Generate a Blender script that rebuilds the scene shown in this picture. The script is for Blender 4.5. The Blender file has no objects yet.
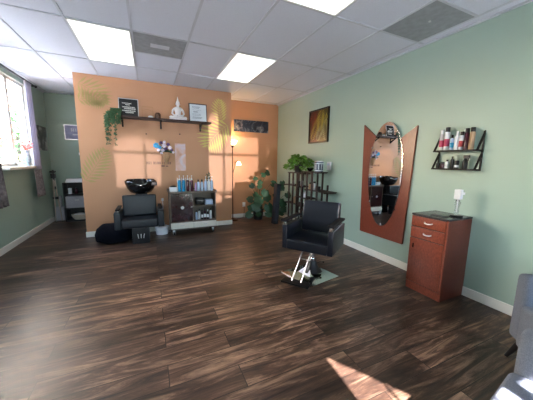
import bpy, bmesh, math, random
from mathutils import Vector, Matrix
R = random.Random(7)
PI = math.pi
C = bpy.context.scene.collection
sc = bpy.context.scene

# ------------------------------------------------------------------ camera
F, YAW, PITCH, ROLL = 254.38, 0.432, 0.150, 0.016
CAM = Vector((0.715, -3.421, 1.413))
fw = Vector((math.sin(YAW)*math.cos(PITCH), math.cos(YAW)*math.cos(PITCH), -math.sin(PITCH)))
r0 = fw.cross(Vector((0, 0, 1))).normalized(); u0 = r0.cross(fw)
rt = math.cos(ROLL)*r0 + math.sin(ROLL)*u0
up = -math.sin(ROLL)*r0 + math.cos(ROLL)*u0
cd = bpy.data.cameras.new('camera'); cam = bpy.data.objects.new('camera', cd); C.objects.link(cam)
cam.matrix_world = Matrix(((rt.x, up.x, -fw.x, CAM.x), (rt.y, up.y, -fw.y, CAM.y), (rt.z, up.z, -fw.z, CAM.z), (0, 0, 0, 1)))
cd.sensor_width = 36; cd.lens = F/533*36; cd.clip_start = 0.02; cd.clip_end = 200
sc.camera = cam

# ------------------------------------------------------------------ light
sc.view_settings.view_transform = 'Standard'; sc.view_settings.look = 'None'
sc.view_settings.gamma = 1; sc.view_settings.use_curve_mapping = False
sc.view_settings.exposure = 0.35
W = bpy.data.worlds.new('sky'); sc.world = W; W.use_nodes = True
nt = W.node_tree; bg = nt.nodes['Background']
sky = nt.nodes.new('ShaderNodeTexSky'); sky.sky_type = 'NISHITA'; sky.sun_disc = False
sky.sun_elevation = math.radians(25); sky.sun_rotation = math.radians(-35)
sky.air_density = 1.0; sky.dust_density = 2.5
mx = nt.nodes.new('ShaderNodeMix'); mx.data_type = 'RGBA'; mx.inputs[0].default_value = 0.55
nt.links.new(sky.outputs[0], mx.inputs[6]); mx.inputs[7].default_value = (0.50, 0.54, 0.58, 1)
nt.links.new(mx.outputs[2], bg.inputs[0]); bg.inputs[1].default_value = 4.6

def lamp(kind, name, loc, direction, energy, color=(1, 1, 1), **kw):
    l = bpy.data.lights.new(name, kind); o = bpy.data.objects.new(name, l); C.objects.link(o)
    o.location = loc; o.rotation_euler = Vector(direction).to_track_quat('-Z', 'Y').to_euler()
    l.energy = energy; l.color = color
    for k, v in kw.items(): setattr(l, k, v)
    return o
lamp('SUN', 'sun', (-1, -10, 9), (0.10, 1.0, -1.11), 66.0, (1.0, 0.93, 0.94), angle=math.radians(0.6))
# glints of the low sun thrown back by car windows across the street
def spot(src, aim, rad, watts, col, blend=0.12):
    s = Vector(src); a = Vector(aim)
    lamp('SPOT', 'street_glint', s, a-s, watts, col, spot_size=2*math.atan(rad/(a-s).length), spot_blend=blend, shadow_soft_size=0.07)
spot((0.5, -18, 1.0), (0.50, 2, 1.20), 0.66, 7500, (1.0, 0.84, 0.81))
spot((2.3, -18, 1.0), (2.38, 2, 1.25), 1.20, 15000, (1.0, 0.84, 0.81))

def portal(name, loc, direction, sx, sy):
    o = lamp('AREA', name, loc, direction, 0.0001)
    o.data.shape = 'RECTANGLE'; o.data.size = sx; o.data.size_y = sy
    o.data.cycles.is_portal = True

# ------------------------------------------------------------------ materials
def mat(name, col, rough=0.5, metal=0.0, noise=0.0, nscale=8.0, bump=0.0, bscale=60.0, emit=None, estr=0.0, coat=0.0, trans=0.0, spec=None, ior=None):
    m = bpy.data.materials.new(name); m.use_nodes = True
    n = m.node_tree; b = n.nodes['Principled BSDF']
    b.inputs['Base Color'].default_value = (*col, 1); b.inputs['Roughness'].default_value = rough
    b.inputs['Metallic'].default_value = metal; b.inputs['Coat Weight'].default_value = coat
    b.inputs['Transmission Weight'].default_value = trans
    if spec is not None: b.inputs['Specular IOR Level'].default_value = spec
    if ior: b.inputs['IOR'].default_value = ior
    if emit: b.inputs['Emission Color'].default_value = (*emit, 1); b.inputs['Emission Strength'].default_value = estr
    tc = n.nodes.new('ShaderNodeTexCoord')
    nz = n.nodes.new('ShaderNodeTexNoise'); nz.inputs['Scale'].default_value = nscale; nz.inputs['Detail'].default_value = 4
    n.links.new(tc.outputs['Object'], nz.inputs['Vector'])
    rp = n.nodes.new('ShaderNodeValToRGB')
    k = max(noise, 0.02)
    rp.color_ramp.elements[0].position = 0.3; rp.color_ramp.elements[1].position = 0.7
    rp.color_ramp.elements[0].color = (*[c*(1-k) for c in col], 1); rp.color_ramp.elements[1].color = (*[min(1, c*(1+k)) for c in col], 1)
    n.links.new(nz.outputs['Fac'], rp.inputs[0]); n.links.new(rp.outputs[0], b.inputs['Base Color'])
    if bump:
        n2 = n.nodes.new('ShaderNodeTexNoise'); n2.inputs['Scale'].default_value = bscale
        n.links.new(tc.outputs['Object'], n2.inputs['Vector'])
        bp = n.nodes.new('ShaderNodeBump'); bp.inputs['Strength'].default_value = bump; bp.inputs['Distance'].default_value = 0.01
        n.links.new(n2.outputs['Fac'], bp.inputs['Height']); n.links.new(bp.outputs[0], b.inputs['Normal'])
    return m
def srgb(r, g, b):
    f = lambda c: (c/255/12.92 if c/255 <= 0.04045 else ((c/255+0.055)/1.055)**2.4)
    return (f(r), f(g), f(b))

M = {}
M['green'] = mat('sage_green_paint', srgb(156, 178, 165), 0.42, noise=0.02, nscale=1.5, bump=0.05, bscale=250)
M['green_shaded'] = mat('shaded_sage_green_paint', srgb(122, 142, 130), 0.5, noise=0.02, nscale=1.5, bump=0.05, bscale=250)  # same sage green, with the alcove's shade put into the colour
M['orange'] = mat('terracotta_paint', srgb(190, 140, 102), 0.45, noise=0.03, nscale=1.2, bump=0.06, bscale=250)
M['white'] = mat('white_trim_paint', srgb(232, 230, 222), 0.4)
M['tbar'] = mat('ceiling_grid_metal', srgb(186, 190, 196), 0.5)
M['vent'] = mat('vent_grey', srgb(140, 145, 147), 0.6, noise=0.12, nscale=14)
M['lightpanel'] = mat('light_diffuser', (0.9, 0.9, 0.9), 0.4, emit=(0.90, 1.0, 0.93), estr=1.3)
M['black'] = mat('black_plastic', (0.010, 0.010, 0.012), 0.35, spec=0.3)
M['blackmetal'] = mat('black_metal', (0.008, 0.007, 0.007), 0.5, spec=0.2)
M['vinyl'] = mat('navy_black_vinyl', srgb(16, 20, 29), 0.36, noise=0.08, bump=0.08, bscale=180, spec=0.38)
M['vinyl2'] = mat('charcoal_vinyl', srgb(26, 31, 37), 0.40, noise=0.08, bump=0.08, bscale=180, spec=0.38)
M['armpad'] = mat('black_arm_pad', (0.006, 0.006, 0.008), 0.6, spec=0.12)
M['chrome'] = mat('chrome', (0.75, 0.75, 0.77), 0.10, metal=1.0)
M['steel'] = mat('brushed_steel', (0.55, 0.55, 0.56), 0.3, metal=1.0)
M['gloss'] = mat('glossy_black_ceramic', (0.006, 0.006, 0.007), 0.06, spec=0.8)
M['pouf'] = mat('black_fabric', (0.004, 0.0045, 0.008), 0.95, noise=0.2, bump=0.2, bscale=120, spec=0.08)
M['whiteplastic'] = mat('white_plastic', srgb(225, 228, 232), 0.4)
M['statue'] = mat('white_plaster', srgb(226, 222, 220), 0.6, noise=0.05, nscale=40)
M['shelfwood'] = mat('espresso_wood', srgb(58, 34, 28), 0.4, noise=0.25, nscale=20)
M['standwood'] = mat('dark_stained_wood', srgb(40, 25, 20), 0.55, noise=0.3, nscale=25)
M['mahog'] = mat('mahogany_dark', srgb(46, 18, 20), 0.2, noise=0.15, nscale=10)
M['creamdrawer'] = mat('cream_drawer_front', srgb(222, 216, 204), 0.35)
M['carttop'] = mat('taupe_laminate', srgb(98, 84, 72), 0.4, noise=0.15, nscale=14)
M['sofa'] = mat('grey_tweed', srgb(98, 105, 118), 0.95, noise=0.25, nscale=220, bump=0.4, bscale=400)
M['leafg'] = mat('monstera_green', srgb(48, 80, 54), 0.45, noise=0.25, nscale=9)
M['pothos'] = mat('pothos_green', srgb(84, 128, 44), 0.45, noise=0.45, nscale=14)
M['fern'] = mat('trailing_green', srgb(62, 100, 64), 0.6, noise=0.4, nscale=40)
M['stem'] = mat('plant_stem', srgb(70, 84, 44), 0.6)
M['soil'] = mat('potting_soil', srgb(50, 38, 30), 0.95, noise=0.3, nscale=50)
M['pot'] = mat('dark_glazed_pot', srgb(40, 36, 38), 0.3)
M['decal'] = mat('olive_leaf_paint', srgb(204, 190, 104), 0.5, noise=0.06, nscale=3)
M['decal2'] = mat('khaki_leaf_paint', srgb(166, 146, 88), 0.5, noise=0.06, nscale=3)
M['blue'] = mat('blue_liquid', srgb(40, 140, 190), 0.2)
M['maroon'] = mat('maroon_liquid', srgb(70, 30, 44), 0.2)
M['mauve'] = mat('mauve_plastic', srgb(170, 140, 190), 0.35)
M['palebl'] = mat('pale_blue_plastic', srgb(180, 200, 228), 0.35)
M['pink'] = mat('pink_label', srgb(180, 50, 90), 0.4)
M['red'] = mat('red_label', srgb(170, 40, 44), 0.4)
M['tan'] = mat('tan_plastic', srgb(170, 140, 110), 0.4)
M['champagne'] = mat('champagne_metal', srgb(150, 140, 128), .4, metal=.3)
M['silver'] = mat('silver_can', (0.6, 0.6, 0.62), 0.3, metal=0.7)
M['bronze'] = mat('bronze_lamp_metal', srgb(70, 50, 40), 0.35, metal=0.7)
M['shade'] = mat('glowing_glass_shade', srgb(255, 235, 200), 0.4, emit=(1.0, 0.80, 0.52), estr=5.0)
M['teal'] = mat('blue_petal', srgb(70, 160, 205), 0.6)
M['petalw'] = mat('white_petal', srgb(232, 222, 232), 0.6)
M['petalp'] = mat('purple_petal', srgb(110, 80, 130), 0.6)
M['petalpk'] = mat('pink_petal', srgb(214, 120, 110), 0.6)
M['wallvase'] = mat('tan_wicker', srgb(176, 138, 104), 0.7, noise=0.25, nscale=60)
M['gapshade'] = mat('dark_gap', (0.02, 0.015, 0.012), 0.8)
M['binfab'] = mat('grey_canvas', srgb(150, 152, 158), 0.9, noise=0.1, nscale=60)
M['ink'] = mat('dark_ink', srgb(60, 50, 58), 0.6)
M['paper'] = mat('pale_paper', srgb(216, 226, 232), 0.6)
M['grass'] = mat('street_surface', srgb(158, 163, 171), 0.9, noise=0.1, nscale=1)
M['bark'] = mat('bark', srgb(110, 98, 88), 0.9, noise=0.3, nscale=20)
M['treeleaf'] = mat('tree_leaf', srgb(110, 150, 100), 0.6, noise=0.3, nscale=3)
M['curtdark'] = mat('grey_and_unlit_fabric', srgb(116, 112, 116), 0.9, noise=0.45, nscale=26)  # grey curtain; also the sheer one's lower part, its shade in the colour

def nodes_of(m): return m.node_tree.nodes, m.node_tree.links, m.node_tree.nodes['Principled BSDF']

def floor_material():
    m = bpy.data.materials.new('hand_scraped_walnut_laminate'); m.use_nodes = True
    n, l, b = nodes_of(m)
    tc = n.new('ShaderNodeTexCoord')
    br = n.new('ShaderNodeTexBrick'); br.inputs['Scale'].default_value = 1.0
    br.inputs['Brick Width'].default_value = 1.22; br.inputs['Row Height'].default_value = 0.19
    br.inputs['Mortar Size'].default_value = 0.003; br.inputs['Mortar Smooth'].default_value = 0.3
    br.offset = 0.37; br.inputs['Bias'].default_value = 0
    br.inputs['Color1'].default_value = (0, 0, 0, 1); br.inputs['Color2'].default_value = (1, 1, 1, 1); br.inputs['Mortar'].default_value = (0.5, 0.5, 0.5, 1)
    l.new(tc.outputs['Object'], br.inputs['Vector'])
    # per-plank offset so that the grain differs from board to board
    sx = n.new('ShaderNodeVectorMath'); sx.operation = 'MULTIPLY'; sx.inputs[1].default_value = (1.5, 13, 0)
    l.new(tc.outputs['Object'], sx.inputs[0])
    ad = n.new('ShaderNodeVectorMath'); ad.operation = 'ADD'; l.new(sx.outputs[0], ad.inputs[0])
    mu = n.new('ShaderNodeVectorMath'); mu.operation = 'SCALE'; mu.inputs[3].default_value = 9.0
    l.new(br.outputs['Color'], mu.inputs[0]); l.new(mu.outputs[0], ad.inputs[1])
    g = n.new('ShaderNodeTexNoise'); g.inputs['Scale'].default_value = 1.0; g.inputs['Detail'].default_value = 12; g.inputs['Distortion'].default_value = 0.9; g.inputs['Roughness'].default_value = 0.74
    l.new(ad.outputs[0], g.inputs['Vector'])
    rp = n.new('ShaderNodeValToRGB'); e = rp.color_ramp.elements
    e[0].position = 0.36; e[0].color = (*srgb(30, 23, 21), 1)
    e[1].position = 0.66; e[1].color = (*srgb(138, 112, 92), 1)
    k = e.new(0.5); k.color = (*srgb(72, 53, 43), 1)
    l.new(g.outputs['Fac'], rp.inputs[0])
    # whole-plank tone
    tone = n.new('ShaderNodeMapRange'); tone.inputs[3].default_value = 0.6; tone.inputs[4].default_value = 1.45
    l.new(br.outputs['Color'], tone.inputs[0])
    mt = n.new('ShaderNodeVectorMath'); mt.operation = 'SCALE'; l.new(rp.outputs[0], mt.inputs[0]); l.new(tone.outputs[0], mt.inputs[3])
    # broad cloudy stain
    cl = n.new('ShaderNodeTexNoise'); cl.inputs['Scale'].default_value = 3.0; cl.inputs['Detail'].default_value = 3
    l.new(tc.outputs['Object'], cl.inputs['Vector'])
    cr = n.new('ShaderNodeMapRange'); cr.inputs[1].default_value = 0.3; cr.inputs[2].default_value = 0.7; cr.inputs[3].default_value = 0.7; cr.inputs[4].default_value = 1.25
    l.new(cl.outputs['Fac'], cr.inputs[0])
    m2 = n.new('ShaderNodeVectorMath'); m2.operation = 'SCALE'; l.new(mt.outputs[0], m2.inputs[0]); l.new(cr.outputs[0], m2.inputs[3])
    mm = n.new('ShaderNodeMix'); mm.data_type = 'RGBA'; l.new(br.outputs['Fac'], mm.inputs[0])
    l.new(m2.outputs[0], mm.inputs[6]); mm.inputs[7].default_value = (0.008, 0.006, 0.005, 1)
    l.new(mm.outputs[2], b.inputs['Base Color'])
    rr = n.new('ShaderNodeMapRange'); rr.inputs[3].default_value = 0.26; rr.inputs[4].default_value = 0.46
    l.new(g.outputs['Fac'], rr.inputs[0]); l.new(rr.outputs[0], b.inputs['Roughness']); b.inputs['Specular IOR Level'].default_value = 0.4
    bp = n.new('ShaderNodeBump'); bp.inputs['Strength'].default_value = 0.35; bp.inputs['Distance'].default_value = 0.004
    l.new(g.outputs['Fac'], bp.inputs['Height']); l.new(bp.outputs[0], b.inputs['Normal'])
    return m
M['floor'] = floor_material()

def tile_material():
    m = mat('acoustic_tile', srgb(206, 210, 218), 0.85, noise=0.03, nscale=90, bump=0.25, bscale=140)
    return m
M['tile'] = tile_material()

def grain_material(name, c1, c2, axis='Z', rough=0.3):
    m = bpy.data.materials.new(name); m.use_nodes = True
    n, l, b = nodes_of(m)
    tc = n.new('ShaderNodeTexCoord'); mp = n.new('ShaderNodeMapping')
    s = {'Z': (90, 90, 40), 'X': (10, 45, 45), 'Y': (45, 10, 45)}[axis]
    mp.inputs['Scale'].default_value = s
    l.new(tc.outputs['Object'], mp.inputs[0])
    g = n.new('ShaderNodeTexNoise'); g.inputs['Scale'].default_value = 1; g.inputs['Detail'].default_value = 5; g.inputs['Distortion'].default_value = 0.8
    l.new(mp.outputs[0], g.inputs['Vector'])
    rp = n.new('ShaderNodeValToRGB'); rp.color_ramp.elements[0].position = 0.35; rp.color_ramp.elements[1].position = 0.68
    rp.color_ramp.elements[0].color = (*c1, 1); rp.color_ramp.elements[1].color = (*c2, 1)
    l.new(g.outputs['Fac'], rp.inputs[0]); l.new(rp.outputs[0], b.inputs['Base Color'])
    b.inputs['Roughness'].default_value = rough
    return m
M['cherry'] = grain_material('cherry_laminate', srgb(112, 46, 28), srgb(142, 66, 42))
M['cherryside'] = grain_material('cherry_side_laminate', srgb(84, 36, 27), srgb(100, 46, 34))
M['cherrymir'] = grain_material('cherry_mirror_board', srgb(112, 50, 33), srgb(128, 60, 41))

def art_material(name, stops, scale, kind='noise', dist=1.5, stretch=(1, 1, 1)):
    m = bpy.data.materials.new(name); m.use_nodes = True
    n, l, b = nodes_of(m)
    tc = n.new('ShaderNodeTexCoord'); mp = n.new('ShaderNodeMapping'); mp.inputs['Scale'].default_value = stretch
    l.new(tc.outputs['Object'], mp.inputs[0])
    g = n.new('ShaderNodeTexNoise'); g.inputs['Scale'].default_value = scale; g.inputs['Detail'].default_value = 5; g.inputs['Distortion'].default_value = dist
    l.new(mp.outputs[0], g.inputs['Vector'])
    rp = n.new('ShaderNodeValToRGB'); e = rp.color_ramp.elements
    e[0].position = stops[0][0]; e[0].color = (*stops[0][1], 1); e[1].position = stops[-1][0]; e[1].color = (*stops[-1][1], 1)
    for p, c in stops[1:-1]: e.new(p).color = (*c, 1)
    l.new(g.outputs['Fac'], rp.inputs[0]); l.new(rp.outputs[0], b.inputs['Base Color'])
    b.inputs['Roughness'].default_value = 0.35
    return m

def glass_material():
    m = bpy.data.materials.new('window_glass'); m.use_nodes = True
    n = m.node_tree.nodes; l = m.node_tree.links; n.remove(n['Principled BSDF'])
    t = n.new('ShaderNodeBsdfTransparent'); g = n.new('ShaderNodeBsdfGlossy'); g.inputs['Roughness'].default_value = 0.0
    lw = n.new('ShaderNodeLayerWeight'); lw.inputs[0].default_value = 0.1
    mr = n.new('ShaderNodeMapRange'); mr.inputs[4].default_value = 0.25; l.new(lw.outputs['Fresnel'], mr.inputs[0])
    x = n.new('ShaderNodeMixShader'); l.new(mr.outputs[0], x.inputs[0]); l.new(t.outputs[0], x.inputs[1]); l.new(g.outputs[0], x.inputs[2])
    l.new(x.outputs[0], n['Material Output'].inputs[0]); return m
M['glass'] = glass_material()
def sheer_material():
    m = bpy.data.materials.new('sheer_curtain_fabric'); m.use_nodes = True
    n = m.node_tree.nodes; l = m.node_tree.links; b = n['Principled BSDF']
    b.inputs['Base Color'].default_value = (*srgb(176, 175, 186), 1); b.inputs['Roughness'].default_value = 0.9
    t = n.new('ShaderNodeBsdfTranslucent'); t.inputs[0].default_value = (*srgb(160, 160, 176), 1)
    x = n.new('ShaderNodeMixShader'); x.inputs[0].default_value = 0.5
    l.new(b.outputs[0], x.inputs[1]); l.new(t.outputs[0], x.inputs[2]); l.new(x.outputs[0], n['Material Output'].inputs[0]); return m
M['sheer'] = sheer_material()
M['mirror'] = mat('mirror_silver', (0.86, 0.86, 0.86), 0.01, metal=1.0)
M['mirrorbevel'] = mat('mirror_bevel', (0.7, 0.7, 0.72), 0.08, metal=1.0)

# ------------------------------------------------------------------ mesh helpers
class MB:
    def __init__(s): s.b = bmesh.new()
    def box(s, x0, x1, y0, y1, z0, z1, bev=0.0, mtx=None):
        r = bmesh.ops.create_cube(s.b, size=1)
        vs = r['verts']
        for v in vs: v.co = Vector((x0+(v.co.x+.5)*(x1-x0), y0+(v.co.y+.5)*(y1-y0), z0+(v.co.z+.5)*(z1-z0)))
        if bev:
            es = list({e for v in vs for e in v.link_edges})
            q = bmesh.ops.bevel(s.b, geom=es, offset=bev, segments=3, affect='EDGES', profile=0.6)
            vs = list({v for f in q['faces'] for v in f.verts} | {v for v in vs if v.is_valid})
        if mtx: bmesh.ops.transform(s.b, matrix=mtx, verts=vs)
        return s
    def cyl(s, p0, p1, r0, r1=None, n=14, cap=True):
        p0 = Vector(p0); p1 = Vector(p1); r1 = r0 if r1 is None else r1
        d = p1-p0
        q = d.to_track_quat('Z', 'Y').to_matrix().to_4x4(); q.translation = (p0+p1)/2
        bmesh.ops.create_cone(s.b, cap_ends=cap, segments=n, radius1=r0, radius2=max(r1, 1e-4), depth=d.length, matrix=q)
        return s
    def tube(s, pts, r, n=8, r_end=None):
        pts = [Vector(p) for p in pts]; rings = []; prev = None
        for i, p in enumerate(pts):
            t = (pts[min(i+1, len(pts)-1)]-pts[max(i-1, 0)]).normalized()
            if prev is None: a = t.orthogonal().normalized()
            else: a = (prev-t*prev.dot(t)).normalized()
            prev = a; c = t.cross(a)
            rr = r if r_end is None else r+(r_end-r)*i/(len(pts)-1)
            rings.append([s.b.verts.new(p+rr*(math.cos(2*PI*k/n)*a+math.sin(2*PI*k/n)*c)) for k in range(n)])
        for i in range(len(rings)-1):
            for k in range(n): s.b.faces.new((rings[i][k], rings[i][(k+1) % n], rings[i+1][(k+1) % n], rings[i+1][k]))
        s.b.faces.new(rings[0][::-1]); s.b.faces.new(rings[-1]); return s
    def lathe(s, prof, c=(0, 0, 0), n=24, sx=1, sy=1, mtx=None):
        c = Vector(c); rings = []; new = []
        for (r, z) in prof:
            ring = []
            for k in range(n):
                a = 2*PI*k/n; v = s.b.verts.new(c+Vector((max(r, 1e-4)*math.cos(a)*sx, max(r, 1e-4)*math.sin(a)*sy, z))); ring.append(v); new.append(v)
            rings.append(ring)
        for i in range(len(rings)-1):
            for k in range(n): s.b.faces.new((rings[i][k], rings[i][(k+1) % n], rings[i+1][(k+1) % n], rings[i+1][k]))
        if prof[0][0] > 1e-3: s.b.faces.new(rings[0][::-1])
        if prof[-1][0] > 1e-3: s.b.faces.new(rings[-1])
        if mtx: bmesh.ops.transform(s.b, matrix=mtx, verts=new)
        return s
    def ball(s, c, r, sx=1, sy=1, sz=1, n=16):
        bmesh.ops.create_uvsphere(s.b, u_segments=n, v_segments=max(8, n//2), radius=r, matrix=Matrix.Translation(c) @ Matrix.Diagonal((sx, sy, sz, 1)))
        return s
    def prism(s, poly, axis, a0, a1):
        # poly in the plane perpendicular to axis, extruded from a0 to a1
        def P(u, v, a): return {'X': (a, u, v), 'Y': (u, a, v), 'Z': (u, v, a)}[axis]
        A = [s.b.verts.new(P(u, v, a0)) for u, v in poly]; B = [s.b.verts.new(P(u, v, a1)) for u, v in poly]
        n = len(poly)
        s.b.faces.new(A); s.b.faces.new(B[::-1])
        for i in range(n): s.b.faces.new((A[i], B[i], B[(i+1) % n], A[(i+1) % n]))
        return s
    def leaf(s, base, d, nrm, L, Wd, droop=0.2, shape='oval', n=5):
        base = Vector(base); d = Vector(d).normalized(); nrm = Vector(nrm); nrm = (nrm-d*nrm.dot(d)).normalized(); w = d.cross(nrm)
        prof = {'oval': [0.15, 0.75, 1.0, 0.85, 0.45, 0.03], 'heart': [0.55, 1.0, 1.0, 0.8, 0.45, 0.03], 'blade': [0.3, 0.9, 1.0, .8, .5, .03]}[shape]
        rows = []
        for i, p in enumerate(prof):
            t = i/(len(prof)-1)
            c = base+d*L*t-Vector((0, 0, 1))*droop*L*t*t
            rows.append((s.b.verts.new(c-w*Wd/2*p+nrm*0.10*Wd*p), s.b.verts.new(c), s.b.verts.new(c+w*Wd/2*p+nrm*0.10*Wd*p)))
        for a, b in zip(rows, rows[1:]):
            s.b.faces.new((a[0], a[1], b[1], b[0])); s.b.faces.new((a[1], a[2], b[2], b[1]))
        return s
    def build(s, name, m, parent=None, smooth=True, loc=None, sub=0, angle=35, fixn=True):
        if fixn: bmesh.ops.recalc_face_normals(s.b, faces=s.b.faces[:])
        me = bpy.data.meshes.new(name); s.b.to_mesh(me); s.b.free()
        o = bpy.data.objects.new(name, me); C.objects.link(o)
        if isinstance(m, str): m = M[m]
        me.materials.append(m)
        if parent: o.parent = parent
        if loc: o.location = loc
        if smooth:
            for p in me.polygons: p.use_smooth = True
            me.set_sharp_from_angle(angle=math.radians(angle))
        if sub:
            md = o.modifiers.new('sub', 'SUBSURF'); md.levels = sub; md.render_levels = sub
        return o
def recenter(o):
    'move a mesh origin to the middle of its base'
    vs = [v.co for v in o.data.vertices]
    c = Vector((sum(v.x for v in vs)/len(vs), sum(v.y for v in vs)/len(vs), min(v.z for v in vs)))
    o.data.transform(Matrix.Translation(-c)); o.location = o.location+c
    return o
def tag(o, label, cat, group=None):
    o['label'] = label; o['category'] = cat
    if group: o['group'] = group
    return o
def struct(o): o['kind'] = 'structure'; return o
def thing(name, label, cat, loc=(0, 0, 0), rz=0, group=None):
    o = bpy.data.objects.new(name, None); C.objects.link(o); o.empty_display_size = 0.1
    o.location = loc; o.rotation_euler = (0, 0, rz); return tag(o, label, cat, group)
def dup(root, loc, rz, label):
    r = root.copy(); C.objects.link(r); r.location = loc; r.rotation_euler = (0, 0, rz); r['label'] = label
    for ch in list(root.children):
        c = ch.copy(); C.objects.link(c); c.parent = r
        for g in list(ch.children):
            d = g.copy(); C.objects.link(d); d.parent = c
    return r

# ------------------------------------------------------------------ room
H = 2.83; XL, XR = -1.303, 3.782; YF = -4.3; YP = 2.0; YB = 2.6; YA = 3.9
PX0, PX1 = -0.365, 2.355
struct(MB().box(XL-.15, XR+.15, YF-.2, YA+.1, -0.1, 0).build('floor', 'floor', smooth=False))
struct(MB().box(XL-.15, XR+.15, YF-.2, YA+.1, H, H+.1).build('ceiling', 'tile', smooth=False))
struct(MB().box(XR, XR+.15, YF-.2, YA+.1, 0, H).build('wall_right', 'green', smooth=False))
WY0, WY1, WZ0, WZ1 = 0.2, 2.98, 1.27, 2.74        # side window opening
b = MB()
b.box(XL-.15, XL, YF-.2, WY0, 0, H); b.box(XL-.15, XL, WY1, YA+.1, 0, H)
b.box(XL-.15, XL, WY0, WY1, 0, WZ0); b.box(XL-.15, XL, WY0, WY1, WZ1, H)
struct(b.build('wall_left', 'green', smooth=False))
struct(MB().box(XL, PX1, YA, YA+.1, 0, H).build('wall_alcove', 'green_shaded', smooth=False))
struct(MB().box(PX0, PX1, YP, YB, 0, H).build('wall_partition', 'orange', smooth=False))
struct(MB().box(PX1, XR, YB, YA, 0, H).build('wall_back', 'orange', smooth=False))
# street side, behind the camera: openings framed by solid wall
ops = [(-1.1, -0.40, 0.15, 2.35), (0.24, 0.822, 0.90, 2.35), (1.568, 1.96, 1.80, 2.75), (1.98, 2.95, 0.64, 2.13), (3.05, 3.65, 0.15, 1.75)]
b = MB(); x = XL
for (x0, x1, z0, z1) in ops:
    b.box(x, x0, YF-.2, YF, 0, H); b.box(x0, x1, YF-.2, YF, 0, z0); b.box(x0, x1, YF-.2, YF, z1, H); x = x1
b.box(x, XR, YF-.2, YF, 0, H); b.box(2.15, 2.96, YF-.19, YF-.01, 1.66, 2.18)  # last box: unseen slab added over the opening to trim the sun patch
struct(b.build('wall_front', 'green', smooth=False))
for i, (x0, x1, z0, z1) in enumerate(ops):
    b = MB(); t = .03
    b.box(x0, x0+t, YF-.13, YF-.07, z0, z1); b.box(x1-t, x1, YF-.13, YF-.07, z0, z1)
    b.box(x0, x1, YF-.13, YF-.07, z0, z0+t); b.box(x0, x1, YF-.13, YF-.07, z1-t, z1)
    if i == 2: b.prism([(1.58, 2.74), (1.58, 2.62), (1.645, 2.52), (1.955, 2.05), (1.955, 2.74)], 'Y', YF-.14, YF-.08)     # unseen slanted panel, added to cut the sun patch's oblique edge
    xm = {1: .605, 2: 1.835, 3: 2.225}.get(i, (x0+x1)/2)
    mw = .007 if i == 2 else .013
    b.box(xm-mw, xm+mw, YF-.12, YF-.08, z0, z1)
    for zm in (1.37, 1.80): 
        if i != 2 and (i, zm) != (3, 1.80): b.box(x0, x1, YF-.12, YF-.08, zm-.018, zm+.018)
    if i == 3: b.box(x0, x1, YF-.12, YF-.08, .80, .83)
    w = struct(b.build('window_%d' % (i+2), 'white', smooth=False))
    g = MB().box(x0+t, x1-t, YF-.101, YF-.099, z0+t, z1-t).build('pane', 'glass', w, smooth=False)
    portal('portal', ((x0+x1)/2, YF-.21, (z0+z1)/2), (0, 1, 0), x1-x0, z1-z0)
# side window
b = MB(); t = .05; xo0, xo1 = XL-.12, XL-.04
b.box(xo0, xo1, WY0, WY0+t, WZ0, WZ1); b.box(xo0, xo1, WY1-t, WY1, WZ0, WZ1)
b.box(xo0, xo1, WY0, WY1, WZ0, WZ0+t); b.box(xo0, xo1, WY0, WY1, WZ1-t, WZ1)
for ym, hw in ((2.34, .045), (1.62, .02), (1.0, .045)): b.box(xo0, xo1, ym-hw, ym+hw, WZ0, WZ1)
for zm in (1.70, 2.42): b.box(xo0+.02, xo1-.02, WY0, WY1, zm-.014, zm+.014)
b.box(XL-.04, XL, WY1-.006, WY1, WZ0, WZ1).box(XL-.04, XL, WY0, WY0+.006, WZ0, WZ1).box(XL-.04, XL, WY0, WY1, WZ1-.006, WZ1)
b.box(XL, XL+.012, WY1, WY1+.06, WZ0-.04, WZ1+.05)
w = struct(b.build('window_1', 'white', smooth=False))
MB().box(XL-.081, XL-.079, WY0+t, WY1-t, WZ0+t, WZ1-t).build('pane', 'glass', w, smooth=False)
portal('portal', (XL-.16, (WY0+WY1)/2, (WZ0+WZ1)/2), (1, 0, 0), WY1-WY0, WZ1-WZ0)
struct(MB().box(XL, XL+.06, WY0-.05, WY1+.02, WZ0-.045, WZ0, .006).box(XL+.05, XL+.15, 1.60, 2.58, WZ0-.045, WZ0, .006).build('trim_1', 'white'))   # stool of the side window

# baseboards
bh, bt = .10, .014
struct(MB().box(XR-bt, XR, YF, YB-bt, 0, bh, .004).build('baseboard_right', 'white'))
struct(MB().box(XL, XL+bt, YF, YA-bt, 0, bh, .004).build('baseboard_left', 'white'))
struct(MB().box(PX0-bt, PX1+bt, YP-bt, YP, 0, bh, .004).build('baseboard_partition', 'white'))
struct(MB().box(PX1+bt, XR, YB-bt, YB, 0, bh, .004).build('baseboard_back', 'white'))
struct(MB().box(XL, PX0, YA-bt, YA, 0, bh, .004).build('baseboard_alcove', 'white'))
struct(MB().box(PX1, PX1+bt, YP, YB, 0, bh, .004).build('baseboard_return', 'white'))

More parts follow.
